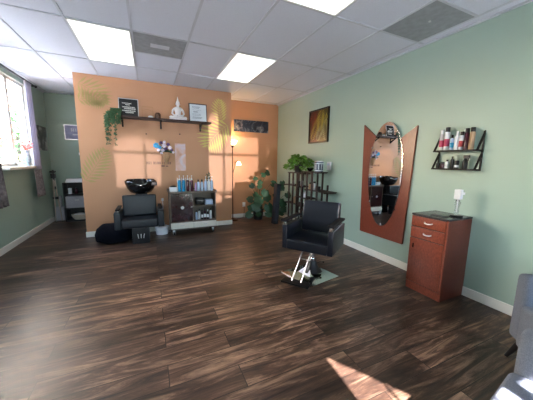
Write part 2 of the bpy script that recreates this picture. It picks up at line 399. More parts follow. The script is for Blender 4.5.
# ceiling grid
T = .61; S = 1.212; zc = H-.006
b = MB(); hw = .012
for k in range(-2, 7): b.box(k*T-hw, k*T+hw, YF, YA, zc, H)
for j in range(-3, 4): b.box(XL, XR, j*S-hw, j*S+hw, zc-.001, H)
b.box(1*T, 2*T, .606-hw, .606+hw, zc-.001, H); b.box(5*T, 6*T, -1.818-hw, -1.818+hw, zc-.001, H)
struct(b.build('trim_2', 'tbar', smooth=False))
b = MB().box(XR-.02, XR, YF, YB, H-.02, H).box(XL, XL+.02, YF, YA, H-.02, H)
struct(b.build('trim_3', 'tbar', smooth=False))
def ceiling_light(k, y0, label):
    x0, x1, y1 = k*T+hw, (k+1)*T-hw, y0+S-hw; y0 += hw
    t = thing('ceiling_light', label, 'ceiling light', ((x0+x1)/2, (y0+y1)/2, H), 0, 'ceiling light panels')
    w, d = (x1-x0)/2, (y1-y0)/2
    b = MB(); q = .014
    b.box(-w, -w+q, -d, d, -.012, 0).box(w-q, w, -d, d, -.012, 0).box(-w, w, -d, -d+q, -.012, 0).box(-w, w, d-q, d, -.012, 0)
    b.build('frame', 'white', t, smooth=False)
    MB().box(-w+q, w-q, -d+q, d-q, -.009, -.001).build('diffuser', 'lightpanel', t, smooth=False)
ceiling_light(0, 0, 'leftmost lit ceiling panel, above the black letter board shelf')
ceiling_light(3, 0, 'lit ceiling panel above the partition corner, middle of the ceiling')
ceiling_light(3, -2*S, 'lit ceiling panel cut by the top edge of the picture')
def ceiling_vent(x0, y0, label, rz=0):
    w = T/2-hw; t = thing('ceiling_vent', label, 'ceiling vent', (x0+T/2, y0+.303, H), 0, 'grey ceiling vents')
    MB().box(-w, w, -w, w, -.004, -.001).build('panel', 'vent', t, smooth=False)
    return t, w
t, w = ceiling_vent(T, 0, 'grey perforated return vent between the two lit panels')
MB().box(-.11, .11, -.05, .05, -.009, -.004).build('damper_plate', 'tbar', t)
t, w = ceiling_vent(5*T, -1.818-.0, 'plain dark grey vent panel near the sage green wall')
MB().lathe([(.012, -.012), (.012, -.004)], (-.02, -.05, 0), 10).build('screw', 'steel', t)

# ------------------------------------------------------------------ painted leaves on the partition
def decal_leaf(b, ox, oz, ang, L, nl, wid, bend=0.0, y0=YP-.003, fan=1.1):
    'palm frond: rib with leaflets both sides, solid 2 mm thick'
    px, pz = ox, oz
    for i in range(nl):
        t = i/(nl-1); a = ang+bend*t
        nx, nz = px+math.cos(a)*L/nl, pz+math.sin(a)*L/nl
        b.prism([(px-.004*math.sin(a), pz+.004*math.cos(a)), (px+.004*math.sin(a), pz-.004*math.cos(a)), (nx+.003*math.sin(a), nz-.003*math.cos(a)), (nx-.003*math.sin(a), nz+.003*math.cos(a))], 'Y', y0, y0+.0025)
        ll = wid*(0.35+0.65*math.sin(PI*min(1, .15+t*.85)))
        for sgn in (-1, 1):
            c = a+sgn*fan*(1-.35*t)
            tx, tz = px+math.cos(c)*ll, pz+math.sin(c)*ll
            mx_, mz_ = (px+tx)/2, (pz+tz)/2; hw_ = L/nl*.34
            b.prism([(px, pz), (mx_-hw_*math.sin(c), mz_+hw_*math.cos(c)), (tx, tz), (mx_+hw_*math.sin(c), mz_-hw_*math.cos(c))], 'Y', y0, y0+.0025)
        px, pz = nx, nz
b = MB(); decal_leaf(b, -.30, 2.66, -.35, .50, 10, .30, -.7); decal_leaf(b, -.31, 2.40, .35, .45, 9, .20, -.6)
tag(recenter(b.build('painted_leaf', 'decal2', smooth=False)), 'large olive palm leaf painted on orange wall above the trailing plant', 'wall decal', 'painted palm leaves')
b = MB(); decal_leaf(b, -.31, 1.03, .95, .66, 11, .26, .15)
tag(recenter(b.build('painted_leaf', 'decal2', smooth=False)), 'olive fern leaf painted low on the left edge of the orange wall', 'wall decal', 'painted palm leaves')
b = MB(); decal_leaf(b, 2.27, 2.16, 3.75, .66, 10, .42, .45)
tag(recenter(b.build('painted_leaf', 'decal', smooth=False)), 'bright yellow-green palm leaf painted beside the floor lamp', 'wall decal', 'painted palm leaves')
b = MB(); decal_leaf(b, 2.15, 2.24, 1.9, .44, 9, .22, -.5)
tag(recenter(b.build('painted_leaf', 'decal', smooth=False)), 'faint yellow-green leaf painted near the ceiling at the partition corner', 'wall decal', 'painted palm leaves')

# ------------------------------------------------------------------ long dark shelf and what stands on it
SZ = 2.165
t = thing('wall_shelf', 'long dark wooden shelf on black brackets across the orange wall', 'shelf', (1.06, YP, SZ))
MB().box(-.80, .82, -.24, 0, -.03, 0, .004).build('board', 'shelfwood', t)
for x in (-.74, -.10, .64):
    b = MB().box(x-.014, x+.014, -.012, 0, -.17, -.03).box(x-.014, x+.014, -.20, -.01, -.045, -.03)
    b.prism([(-.19, -.045), (-.15, -.045), (-.012, -.13), (-.012, -.165)], 'X', x-.008, x+.008)
    b.build('bracket', 'blackmetal', t, smooth=False)
def frame_thing(name, label, cat, loc, w, h, mf, mi, tilt=0.16, rz=0, bw=.012, th=.014):
    t = thing(name, label, cat, loc, rz); t.rotation_euler = (-tilt, 0, rz)
    b = MB(); b.box(-w/2, w/2, 0, th, 0, bw).box(-w/2, w/2, 0, th, h-bw, h).box(-w/2, -w/2+bw, 0, th, bw, h-bw).box(w/2-bw, w/2, 0, th, bw, h-bw)
    b.build('frame', mf, t, smooth=False)
    MB().box(-w/2+bw, w/2-bw, .003, th-.002, bw, h-bw).build('panel', mi, t, smooth=False)
    return t
def strokes(parent, rows, m, y=0.001, name='lettering'):
    b = MB()
    for (x0, x1, z, h) in rows:
        x = x0
        while x < x1:
            w = R.uniform(.006, .013); b.box(x, min(x+w, x1), y, y+.002, z+R.uniform(-.001, .001), z+h); x += w+R.uniform(.003, .006)
    b.build(name, m, parent, smooth=False)
t = frame_thing('letter_board', 'black letter board with white lettering in a grey frame', 'letter board', (.435, 1.90, SZ+.001), .32, .33, M['steel'], 'black', .18)
strokes(t, [(-.10, .05, .235, .014), (-.05, .02, .208, .014), (-.10, .10, .165, .018), (-.07, .11, .135, .022), (-.10, .11, .098, .02), (-.05, .08, .068, .02)], 'white', 0.0005)
t = frame_thing('framed_certificate', 'dark framed pale printed notice at the right end of the shelf', 'picture frame', (1.65, 1.88, SZ+.001), .35, .355, M['ink'], 'paper', .12, 0, .016)
strokes(t, [(-.11, .04, .285, .012), (-.11, .02, .262, .01), (-.11, .06, .225, .006), (-.09, .0, .185, .018), (-.11, .05, .15, .007), (-.11, .05, .125, .008), (-.11, .08, .085, .012), (-.11, .06, .065, .010)], mat('faded_print', srgb(130, 142, 156), .6), 0.0005)
# seated statue
t = thing('buddha_statue', 'white seated meditating figure statue on the shelf', 'statue', (1.27, 1.87, SZ))
s = Matrix.Scale(.94, 4)
b = MB()
b.lathe([(.135, 0), (.143, .010), (.135, .022), (.12, .026)], n=28, sx=1.05, sy=.66)
b.ball((0, -.01, .046), .05, 1.7, 1.1, .55, 20)                          # crossed legs
b.ball((-.100, -.012, .046), .034, 1.35, 1.1, .72); b.ball((.100, -.012, .046), .034, 1.35, 1.1, .72)
b.tube([(-.115, -.03, .042), (-.04, -.072, .045), (.05, -.075, .048)], .020); b.tube([(.115, -.03, .042), (.05, -.068, .05), (-.04, -.068, .052)], .019)
b.lathe([(.048, .03), (.044, .08), (.047, .13), (.060, .175), (.064, .20), (.050, .218), (.022, .228), (.017, .25)], (0, .01, 0), 24, 1, .66)
for sg in (-1, 1):
    b.tube([(sg*.055, .01, .198), (sg*.082, .012, .165), (sg*.094, .0, .11), (sg*.070, -.045, .078), (sg*.018, -.062, .070)], .0175, 10, .012)
b.lathe([(.002, .238), (.020, .243), (.030, .262), (.032, .285), (.029, .305), (.020, .320), (.014, .326), (.0155, .338), (.011, .352), (.006, .372), (.0015, .395)], (0, .004, 0), 22, 1, 1.05)
for sg in (-1, 1): b.ball((sg*.033, .006, .268), .008, .5, .9, 1.9, 8)   # long ears
b.ball((0, -.030, .272), .005, .8, 1.1, 1.6, 8)                          # nose
b.build('body', 'statue', t, angle=60).scale = (1.12, 1.12, 1.10)
# gold wire ornament
b = MB()
b.tube([(-.09, 0, .002), (-.09, 0, .20)], .0025, 6).tube([(.09, 0, .002), (.09, 0, .20)], .0025, 6).tube([(-.09, 0, .20), (.09, 0, .20)], .0025, 6).tube([(-.09, 0, .0035), (.09, 0, .0035)], .003, 6)
b.tube([(-.09, 0, .13), (0, 0, .155), (.09, 0, .13)], .002, 6)
tag(b.build('wire_ornament', mat('brass_wire', srgb(170, 130, 84), .35, .8), loc=(.74, 1.90, SZ)), 'thin brass wire frame ornament standing beside the letter board', 'ornament')
tag(MB().ball((0, 0, .021), .04, 1.1, .8, .55).build('white_stone', 'statue', loc=(.79, 1.84, SZ)), 'small rounded white stone on the shelf in front of the wire ornament', 'stone')
t = thing('candle_lantern', 'small brown glass candle jar left of the white statue', 'candle holder', (.91, 1.86, SZ))
MB().lathe([(.035, 0), (.045, .01), (.047, .07), (.038, .095), (.030, .105), (.028, .10), (.036, .085), (.036, .02), (.0, .018)]).build('jar', mat('brown_glass', srgb(92, 66, 52), .2, noise=.3, nscale=30), t)
b = MB()
for k in range(6): b.box(-.002+.047*math.cos(k*PI/3), .002+.047*math.cos(k*PI/3), -.002+.047*math.sin(k*PI/3), .002+.047*math.sin(k*PI/3), .01, .085)
b.build('metal_cage', 'bronze', t)
# trailing plant
t = thing('trailing_plant', 'leafy green trailing plant hanging off the left shelf end', 'plant', (.31, 1.87, SZ))
t.location = (.305, 1.85, SZ)
MB().lathe([(.03, 0), (.045, .05), (.048, .06), (.042, .06), (.028, .01), (.0, .01)]).build('pot', 'pot', t)
b = MB(); bs = MB()
for k in range(46):
    a = R.uniform(0, 2*PI); ln = R.choice([.22, .30, .38, .48, .56]) if math.cos(a) < .1 else R.uniform(.08, .22)
    ex = -.165+.06*math.cos(a) if k % 4 else .05*math.cos(a)-.04; ey = -.06+.06*math.sin(a)-.0
    if ex > -.075: ey = min(ey, -.12); ln = min(ln, .20)
    pts = []
    for i in range(9):
        q = i/8
        pts.append(Vector((ex*min(1, q*2.2)+R.uniform(-.006, .006), ey*min(1, q*2.2), .06+.045*math.sin(min(1, q*2.4)*PI)-max(0, q-.28)*ln*1.35)))
    bs.tube(pts, .0022, 4)
    for i, p in enumerate(pts[1:]):
        for z in range(4):
            b.leaf(p+Vector((R.uniform(-.008, .008), R.uniform(-.008, .008), R.uniform(-.012, .012))), (R.uniform(-1, 1), R.uniform(-1, .6), R.uniform(-1, .3)), (R.uniform(-.4, .4), -1, .6), .032, .014, .3)
b.build('foliage', 'fern', t, fixn=False); bs.build('stems', 'stem', t)

# ------------------------------------------------------------------ wall basket of flowers, pale panel, lettering
t = thing('wall_flower_basket', 'tan wall basket holding blue, white and purple flowers', 'flower arrangement', (1.03, YP, 1.34))
t.scale = (.85, .85, .85)
MB().lathe([(.02, 0), (.04, .03), (.07, .13), (.085, .25), (.088, .26), (.08, .26), (.062, .13), (.03, .04), (0, .03)], (0, -.088, 0), 20, 1, .95).build('basket', 'wallvase', t)
b = MB()
for k in range(34):
    a = R.uniform(0, 2*PI); e = R.uniform(.1, 1.2)
    d = Vector((math.cos(a)*math.cos(e)*1.3, min(-.05, math.sin(a)*math.cos(e)*.6-.15), math.sin(e)))
    b.leaf((R.uniform(-.05, .05), -.09, .25), d, (0, -1, 0), R.uniform(.09, .17), .03, .15)
b.build('leaves', 'leafg', t, fixn=False)
def bloom(par, c, r, m, name='flower', n=7):
    b = MB()
    c = Vector(c)
    for ring, (rr, tl) in enumerate(((1, .2), (.65, .8))):
        for k in range(n):
            a = 2*PI*k/n+ring*.4
            b.leaf(c+Vector((0, -.004*ring, 0)), (math.cos(a), -tl, math.sin(a)), (0, -1, 0), r*rr, r*.75, 0, 'heart')
    b.ball(c+Vector((0, -.012, 0)), r*.2, n=8)
    b.build(name, m, par, fixn=False)
for (x, z, r, m) in ((-.20, .40, .075, 'teal'), (-.13, .36, .05, 'teal'), (-.16, .30, .04, 'petalw'), (-.10, .46, .045, 'petalp'), (-.04, .40, .06, 'petalw'), (.0, .33, .05, 'petalp'), (-.07, .30, .045, 'petalw'), (.05, .43, .045, 'petalp'), (.08, .36, .05, 'petalw'), (-.03, .48, .04, 'petalw'), (.12, .31, .035, 'petalp'), (-.10, .24, .035, 'petalw'), (.15, .26, .035, 'petalw')):
    bloom(t, (x, -.11-R.uniform(0, .03), z), r, m)
b = MB()
for (x, z) in ((-.20, .40), (-.13, .36), (-.04, .40), (.05, .43), (.08, .36), (.0, .33), (-.10, .46), (.15, .26)): b.tube([(0, -.088, .2), (x*.5, -.10, .28), (x, -.105, z)], .003, 5)
b.build('stems', 'stem', t)
t = thing('pale_panel', 'thin pale pink and white panel on the wall right of the flower basket', 'card', (1.30, YP-.004, 1.20))  # thin sheet, mottled from tan pink to pale blue
m = art_material('blush_mottle', [(.3, srgb(206, 156, 132)), (.45, srgb(216, 176, 160)), (.55, srgb(212, 196, 206)), (.7, srgb(196, 200, 216))], 4.5, dist=1.0)
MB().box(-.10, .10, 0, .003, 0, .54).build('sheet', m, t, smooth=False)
b = MB()
bl = [(.68, .03), (.725, .012), (.752, .012), (.80, .028), (.842, .008), (.87, .025), (.905, .028), (.96, .010), (.99, .018), (1.02, .008), (1.05, .026), (1.09, .024)]
for x, w in bl:
    b.box(x, x+.007, YP-.003, YP-.0005, 1.325, 1.378)
    if w > .02:
        b.box(x+w-.007, x+w, YP-.003, YP-.0005, 1.325, 1.378); b.box(x, x+w, YP-.003, YP-.0005, 1.347, 1.355)
b.box(.94, 1.0, YP-.003, YP-.0005, 1.285, 1.305); b.box(1.02, 1.06, YP-.003, YP-.0005, 1.285, 1.30)
tag(recenter(b.build('wall_lettering', 'ink', smooth=False)), 'small dark lettering on the orange wall below the flower basket', 'wall lettering')
for x, z, lb in ((.70, 1.89, 'small round hook on orange wall left of the flowers'), (1.30, 1.92, 'small round hook on orange wall under the white statue')):
    tag(MB().cyl((0, 0, 0), (0, -.02, 0), .013, .009, 12).cyl((0, -.02, 0), (0, -.026, 0), .014, .012, 12).build('wall_hook', 'bronze', loc=(x, YP, z)), lb, 'hook')

# ------------------------------------------------------------------ shampoo corner
def make_pad(name, x0, x1, y0, y1, z0, z1, m, par, bev=.025, mtx=None):
    return MB().box(x0, x1, y0, y1, z0, z1, bev, mtx).build(name, m, par, angle=50)
t = thing('shampoo_chair', 'dark charcoal vinyl shampoo chair in front of the black wash bowl', 'chair', (.54, 1.405, 0))
make_pad('seat', -.27, .27, -.28, .14, .30, .44, 'vinyl2', t)
make_pad('backrest', -.265, .265, -.065, .065, -.01, .35, 'vinyl2', t, .025, Matrix.Translation((0, .10, .455)) @ Matrix.Rotation(-.11, 4, 'X'))
for sg in (-1, 1):
    a = make_pad('armrest', sg*.32-.05, sg*.32+.05, -.27, .22, .29, .57, 'vinyl2', t, .02)
    MB().cyl((sg*.31, -.20, .565), (sg*.31, -.20, .605), .012).cyl((sg*.31, .08, .565), (sg*.31, .08, .605), .012).build('bracket', 'chrome', a)
    MB().box(sg*.315-.03, sg*.315+.03, -.26, .18, .60, .622, .008).build('arm_pad', 'armpad', a)
MB().box(-.135, .135, -.16, .16, 0, .30, .012).build('pedestal', 'black', t)
b = MB()
for x in (-.05, .0, .05): b.cyl((x-.0, -.162, .17), (x*.8, -.172, .11), .005); b.ball((x*.8, -.174, .105), .008, n=8)
b.build('lever', 'steel', t)
t = thing('wash_bowl', 'glossy black shampoo bowl on a stand behind the chair', 'wash bowl', (.565, 1.75, 0))
b = MB()
b.lathe([(.0, .84), (.13, .84), (.18, .865), (.228, .94), (.255, 1.02), (.262, 1.055), (.255, 1.065), (.245, 1.055), (.235, 1.02), (.20, .93), (.13, .875), (.0, .865)], (0, 0, 0), 40, 1, .93)
for v in b.b.verts:      # neck rest dip at the front, raised back deck
    if v.co.z > 1.0 and v.co.y < -.16: v.co.z -= .05*(1-min(1, abs(v.co.x)/.12))
    if v.co.z > 1.0 and v.co.y > .1: v.co.z += .02
for v in b.b.verts: v.co.z = .808+(v.co.z-.84)*1.0
b.build('bowl', 'gloss', t, angle=60)
MB().box(-.10, .10, .02, .18, 0, .807, .01).build('stand', 'black', t)
MB().tube([(.10, .14, .98), (.10, .12, 1.06), (.10, .06, 1.06), (.10, .02, 1.04)], .010, 10).cyl((.10, .15, .98), (.10, .15, 1.03), .018).build('faucet', 'chrome', t)
MB().tube([(-.12, .15, .99), (-.12, .10, 1.04), (-.10, .04, 1.035)], .011, 10, .016).build('spray_head', 'black', t)
t = MB().box(.17, .27, -.17, -.10, .95, 1.02, .015).build('neck_rest', 'black', t)
b = MB(); b.lathe([(.0, 0), (.22, 0), (.30, .04), (.31, .13), (.28, .22), (.20, .28), (.08, .295), (0, .295)], n=32)
for v in b.b.verts: v.co += Vector((v.co.x*.03*math.sin(v.co.y*20), v.co.y*.03*math.sin(v.co.x*17), .008*math.sin(v.co.x*25)))
tag(b.build('floor_pouf', 'pouf', loc=(.125, 1.62, 0), angle=60), 'squat round black fabric pouf on the floor left of shampoo chair', 'pouf')
t = thing('plastic_tub', 'small white plastic tub on the floor behind shampoo chair', 'tub', (.89, 1.76, 0))
MB().lathe([(.0, 0), (.105, 0), (.115, .10), (.12, .13), (.115, .13), (.10, .01), (0, .01)], n=28).build('tub', 'whiteplastic', t)
MB().lathe([(.118, .13), (.126, .135), (.122, .15), (.0, .155)], n=28).build('lid', 'whiteplastic', t)
t = thing('appliance_cord', 'white cable hanging down the orange wall behind the tub', 'cord', (.93, YP-.01, 0))
MB().tube([(0, 0, .62), (.005, -.01, .45), (-.01, -.01, .3), (.015, -.03, .16), (.02, -.04, .05), (.05, -.10, .006), (.12, -.12, .006)], .005, 6).build('cable', 'whiteplastic', t)
MB().box(-.02, .02, -.012, .008, .60, .66, .004).build('plug', 'whiteplastic', t)

# ------------------------------------------------------------------ cart with products
CX0, CX1, CY0, CY1 = 1.03, 1.89, 1.50, 1.88
t = thing('salon_cart', 'wheeled cabinet with dark red door, cream drawers and open shelves', 'cart', ((CX0+CX1)/2, (CY0+CY1)/2, 0))
hwx, hd = (CX1-CX0)/2, (CY1-CY0)/2
b = MB(); tk = .018
b.box(-hwx, -hwx+tk, -hd, hd, .11, .80).box(hwx-tk, hwx, -hd, hd, .11, .80).box(-.02, 0, -hd, hd, .11, .80)
b.box(-hwx, hwx, -hd, hd, .11, .128).box(-hwx, hwx, hd-.01, hd, .11, .80).box(-hwx, hwx, -hd, hd, .245, .262).box(0, hwx, -hd+.01, hd, .535, .55)
b.box(-.022, .002, -hd-.002, -hd, .13, .245)
b.build('body', 'carttop', t, smooth=False)
b = MB().box(-hwx-.015, hwx+.015, -hd-.015, hd+.015, .80, .825, .004)
b.box(-hwx-.015, -hwx-.003, -hd-.01, hd+.01, .825, .845).box(hwx+.003, hwx+.015, -hd-.01, hd+.01, .825, .845).box(-hwx-.015, hwx+.015, hd+.003, hd+.015, .825, .86)
b.build('top', 'carttop', t)
d = MB().box(-hwx+tk+.002, -.022, -hd-.004, -hd+.014, .265, .795, .003).build('door', 'mahog', t)
MB().cyl((-.21, -hd-.004, .53), (-.21, -hd-.012, .53), .030, .030, 24).cyl((-.21, -hd-.012, .53), (-.21, -hd-.03, .53), .012, .016, 16).build('knob', 'silver', d)
MB().box(-.06, -.03, -hd-.012, -hd-.004, .53, .54).build('latch', 'silver', d)
for x0, x1 in ((-hwx+.004, -.012), (-.008, hwx-.004)):
    dr = MB().box(x0, x1, -hd-.012, -hd+.10, .132, .243, .004).build('drawer', 'creamdrawer', t)
    MB().box((x0+x1)/2-.035, (x0+x1)/2+.035, -hd-.020, -hd-.012, .185, .195, .002).build('handle', 'steel', dr)
for sx in (-1, 1):
    for sy in (-1, 1):
        c = MB().cyl((sx*(hwx-.06)-.012, sy*(hd-.05), .032), (sx*(hwx-.06)+.012, sy*(hd-.05), .032), .032, .032, 18).build('caster', 'black', t)
        MB().box(sx*(hwx-.06)-.02, sx*(hwx-.06)+.02, sy*(hd-.05)-.016, sy*(hd-.05)+.016, .066, .11).cyl((sx*(hwx-.06)-.018, sy*(hd-.05), .032), (sx*(hwx-.06)+.018, sy*(hd-.05), .032), .008).box(sx*(hwx-.06)-.02, sx*(hwx-.06)-.015, sy*(hd-.05)-.01, sy*(hd-.05)+.01, .03, .07).box(sx*(hwx-.06)+.015, sx*(hwx-.06)+.02, sy*(hd-.05)-.01, sy*(hd-.05)+.01, .03, .07).build('fork', 'steel', c)

def bottle(loc, r, h, mbody, mcap, label, kind='cap', group=None, band=None, name='bottle', neck=.45, cat='bottle'):
    t = thing(name, label, cat, loc, 0, group)
    hb = h*(.80 if kind in ('cap', 'can') else .72)
    if kind == 'jar': hb = h*.72
    if kind == 'can': prof = [(0, 0), (r*.96, 0), (r, .004), (r, hb-.006), (r*.85, hb)]
    elif kind == 'jar': prof = [(0, 0), (r*.96, 0), (r, .004), (r, hb)]
    else: prof = [(0, 0), (r*.94, 0), (r, .005), (r, hb*.82), (r*.85, hb*.92), (r*neck, hb)]
    MB().lathe(prof, n=16).build('container', mbody, t)
    rc = {'cap': r*neck*1.1, 'can': r*.88, 'jar': r*1.03, 'pump': r*neck, 'spray': r*neck}[kind]
    if kind in ('cap', 'can', 'jar'): MB().lathe([(rc, hb), (rc, h-.003), (rc*.85, h)], n=16).build('cap', mcap, t)
    elif kind == 'pump':
        MB().cyl((0, 0, hb), (0, 0, hb+.025), rc*1.1).cyl((0, 0, hb+.02), (0, 0, h-.008), .004, .004, 8).box(-.007, .007, -.035, .01, h-.012, h, .003).build('pump', mcap, t)
    else:
        MB().cyl((0, 0, hb), (0, 0, hb+.025), rc*1.1).box(-.010, .010, -.035, .022, h-.035, h, .005).box(-.004, .004, -.03, -.022, h-.06, h-.03, .001).build('trigger', mcap, t)
    if band: MB().lathe([(r+.0008, hb*.22), (r+.0008, hb*.62)], n=16).build('label_band', band, t)
    return t
ct = .826
t = thing('white_box', 'white box with black lid at the left end of the cart top', 'box', (1.11, 1.64, ct))
MB().box(-.065, .065, -.05, .05, 0, .085, .008).build('box', 'whiteplastic', t); MB().ball((0, 0, .088), .06, 1, .75, .45).build('lid', 'black', t)
for i, (x, m) in enumerate(((1.225, 'blue'), (1.30, 'blue'), (1.375, 'maroon'), (1.45, 'maroon'))):
    o = bottle((x, 1.63, ct), .031, .30, m, 'whiteplastic', ['tall blue bottle with white pump, leftmost on the cart', 'tall blue bottle with white pump, second on the cart', 'tall dark red bottle with white pump, third on the cart', 'tall dark red bottle with white pump, fourth on the cart'][i], 'pump', 'tall pump bottles on the cart', None, 'pump_bottle')
    MB().box(-.040, -.032, -.008, .008, 0, .26, .002).build('highlight_strip', 'whiteplastic', o)  # white strip put in as the bright highlight beside each bottle
bottle((1.52, 1.62, ct), .02, .16, 'mauve', 'mauve', 'slim mauve bottle beside the tall dark red bottles on the cart')
bottle((1.575, 1.64, ct), .028, .22, 'palebl', 'black', 'pale blue bottle with black cap, left of its pair on the cart', 'cap', 'pale bottles with black caps')
bottle((1.645, 1.64, ct), .028, .22, 'palebl', 'black', 'pale blue bottle with black cap, right of its pair on the cart', 'cap', 'pale bottles with black caps')
for i, x in enumerate((1.715, 1.775, 1.835)):
    bottle((x, 1.62, ct), .027, .28, 'palebl' if i != 1 else 'whiteplastic', 'whiteplastic', ['pale white pump bottle beside the black capped pair on the cart', 'whitest pump bottle, middle of the three at the right end of cart', 'pale pump bottle at the very right edge of the cart'][i], 'pump', 'white pump bottles on the cart', None, 'pump_bottle')
t = thing('sprig_vase', 'slim vase with a small green sprig at the back of the cart', 'vase', (1.80, 1.75, ct))
MB().lathe([(0, 0), (.024, 0), (.028, .06), (.014, .14), (.016, .17), (.012, .17), (.010, .14), (0, .10)], n=16).build('vase', 'whiteplastic', t)
b = MB()
for k in range(12):
    a = k*2.4; b.leaf((0, 0, .15+.015*k), (math.cos(a), math.sin(a)*.7, .9), (0, -1, .3), .075, .022, .1)
b.tube([(0, 0, .12), (0, 0, .34)], .002, 5).build('sprig', 'leafg', t, fixn=False)
# things on the open shelves of the cart
t = thing('clipper_case', 'black rounded case on the upper open shelf of the cart', 'case', (1.60, 1.68, .551))
MB().box(-.075, .075, -.07, .07, 0, .13, .02).build('case', 'black', t); MB().box(-.076, .076, -.071, .071, .08, .086, .001).build('seam', 'steel', t)
t = thing('folded_towel', 'folded pale towel on the upper open shelf of the cart', 'towel', (1.77, 1.66, .551))
b = MB()
for k in range(4): b.box(-.075+.004*(k % 2), .075, -.08, .08, k*.026, k*.026+.024, .010)
b.build('layers', 'palebl', t)
for i, x in enumerate((1.52, 1.575, 1.63, 1.685, 1.74, 1.80)):
    bottle((x, 1.60, .2625), .022, .215 if i % 2 else .19, ['palebl', 'whiteplastic', 'black', 'maroon', 'black', 'whiteplastic'][i], 'black' if i != 4 else 'whiteplastic', ['pale blue bottle at left end of cart lower shelf', 'white bottle with black cap, second on cart lower shelf', 'black bottle with black cap, third on cart lower shelf', 'dark red bottle, fourth on cart lower shelf', 'black bottle with white cap, fifth on cart lower shelf', 'white bottle at right end of cart lower shelf'][i], 'cap', 'bottles on the cart lower shelf', 'whiteplastic' if i in (2, 3, 4) else None)

# ------------------------------------------------------------------ alcove
t = thing('storage_shelf', 'black cube storage unit in the alcove behind the orange partition', 'shelf unit', (-.80, 3.68, 0))
b = MB(); b.box(-.24, -.222, -.15, .15, 0, .88).box(.222, .24, -.15, .15, 0, .88)
for z in (0.0, .29, .60, .862): b.box(-.222, .222, -.15, .15, z, z+.018)
b.box(-.222, .222, .14, .15, 0, .88)
b.build('body', 'black', t, smooth=False)
t = thing('storage_bin', 'grey canvas bin in the middle cube of the black storage unit', 'bin', (-.80, 3.66, .309))
MB().box(-.21, .21, -.13, .12, 0, .26, .01).build('bin', 'binfab', t); MB().box(-.04, .04, -.136, -.129, .17, .185, .002).build('handle', 'steel', t)
t = thing('wicker_basket', 'round pale basket in the bottom cube of the storage unit', 'basket', (-.79, 3.66, .019))
MB().lathe([(0, 0), (.10, 0), (.14, .06), (.16, .12), (.152, .12), (.13, .06), (.09, .012), (0, .012)], n=28, sx=1.1, sy=.7).build('basket', mat('pale_wicker', srgb(196, 186, 170), .8, noise=.2, nscale=60), t)
MB().ball((0, 0, .09), .12, 1.1, .7, .5).build('cloth', 'whiteplastic', t)
bottle((-.93, 3.62, .619), .035, .13, 'whiteplastic', 'whiteplastic', 'small white jar in the top cube of the storage unit', 'jar', None, None, 'jar', cat='jar')
bottle((-.82, 3.64, .619), .03, .15, 'maroon', 'black', 'small dark bottle beside the white jar in the storage unit')
b = MB()
for k in range(3): b.box(-.20+.01*k, .18-.012*k, -.13, .12, k*.028, k*.028+.026, .010)
tag(b.build('towel_stack', 'whiteplastic', loc=(-.79, 3.68, .881)), 'stack of folded white towels on top of the black storage unit', 'towels')
t = thing('tripod', 'folded silver and black tripod standing in the alcove corner', 'tripod', (-1.19, 3.57, 0))
for k in range(3):
    a = k*2.1+.3
    l_ = MB().cyl((.012*math.cos(a), .012*math.sin(a), .95), (.05*math.cos(a), .05*math.sin(a), .36), .014).cyl((.05*math.cos(a), .05*math.sin(a), .40), (.075*math.cos(a), .075*math.sin(a), .012), .009).build('leg', 'champagne', t)
    MB().ball((.075*math.cos(a), .075*math.sin(a), .012), .012, n=8).build('foot', 'black', l_)
MB().cyl((0, 0, .92), (0, 0, 1.16), .018).build('centre_column', 'black', t)
MB().box(-.04, .04, -.045, .035, .98, 1.08, .012).box(-.05, .045, -.04, .04, 1.10, 1.14, .008).build('head', 'black', t)
MB().lathe([(.028, .74), (.03, .76), (.028, .80)], n=14).lathe([(.05, .52), (.052, .54), (.05, .57)], n=14).build('collar', 'black', t)
t = thing('clear_crate', 'translucent pale plastic crate on the floor by the tripod', 'crate', (-1.215, 3.80, 0))
t.location = (-1.19, 3.79, 0)
b = MB()
b.box(-.09, .09, -.07, .07, 0, .008).box(-.09, -.084, -.07, .07, 0, .30).box(.084, .09, -.07, .07, 0, .30).box(-.09, .09, -.07, -.064, 0, .30).box(-.09, .09, .064, .07, 0, .30)
b.box(-.095, .095, -.075, -.062, .29, .305).box(-.095, .095, .062, .075, .29, .305)
b.build('crate', 'binfab', t); 
MB().cyl((.0, .0, .009), (.03, .0, .56), .03).build('rolled_sheet', 'binfab', t)
t = frame_thing('framed_sign', 'pale framed purple sign on the alcove back wall', 'sign', (-.77, YA-.0165, 1.84), .44, .33, 'steel', mat('lavender_print', srgb(110, 112, 140), .5, noise=.2, nscale=9), 0, 0, .012)
b = MB().box(-.09, -.075, -.001, .003, .18, .25).box(-.05, -.035, -.001, .003, .18, .25).box(-.08, -.04, -.001, .003, .205, .217)
b.box(-.01, .005, -.001, .003, .18, .25).box(.03, .06, -.001, .003, .18, .25).box(-.07, .05, -.001, .003, .10, .13)
b.build('lettering', 'binfab', t, smooth=False)
tag(MB().box(-.018, .018, -.012, 0, -.03, .03, .004).tube([(0, -.012, .01), (0, -.035, 0), (0, -.04, .02)], .005, 6).build('coat_hook', 'whiteplastic', loc=(-.74, YA, 1.52)), 'white coat hook on the alcove back wall below the purple sign', 'hook')

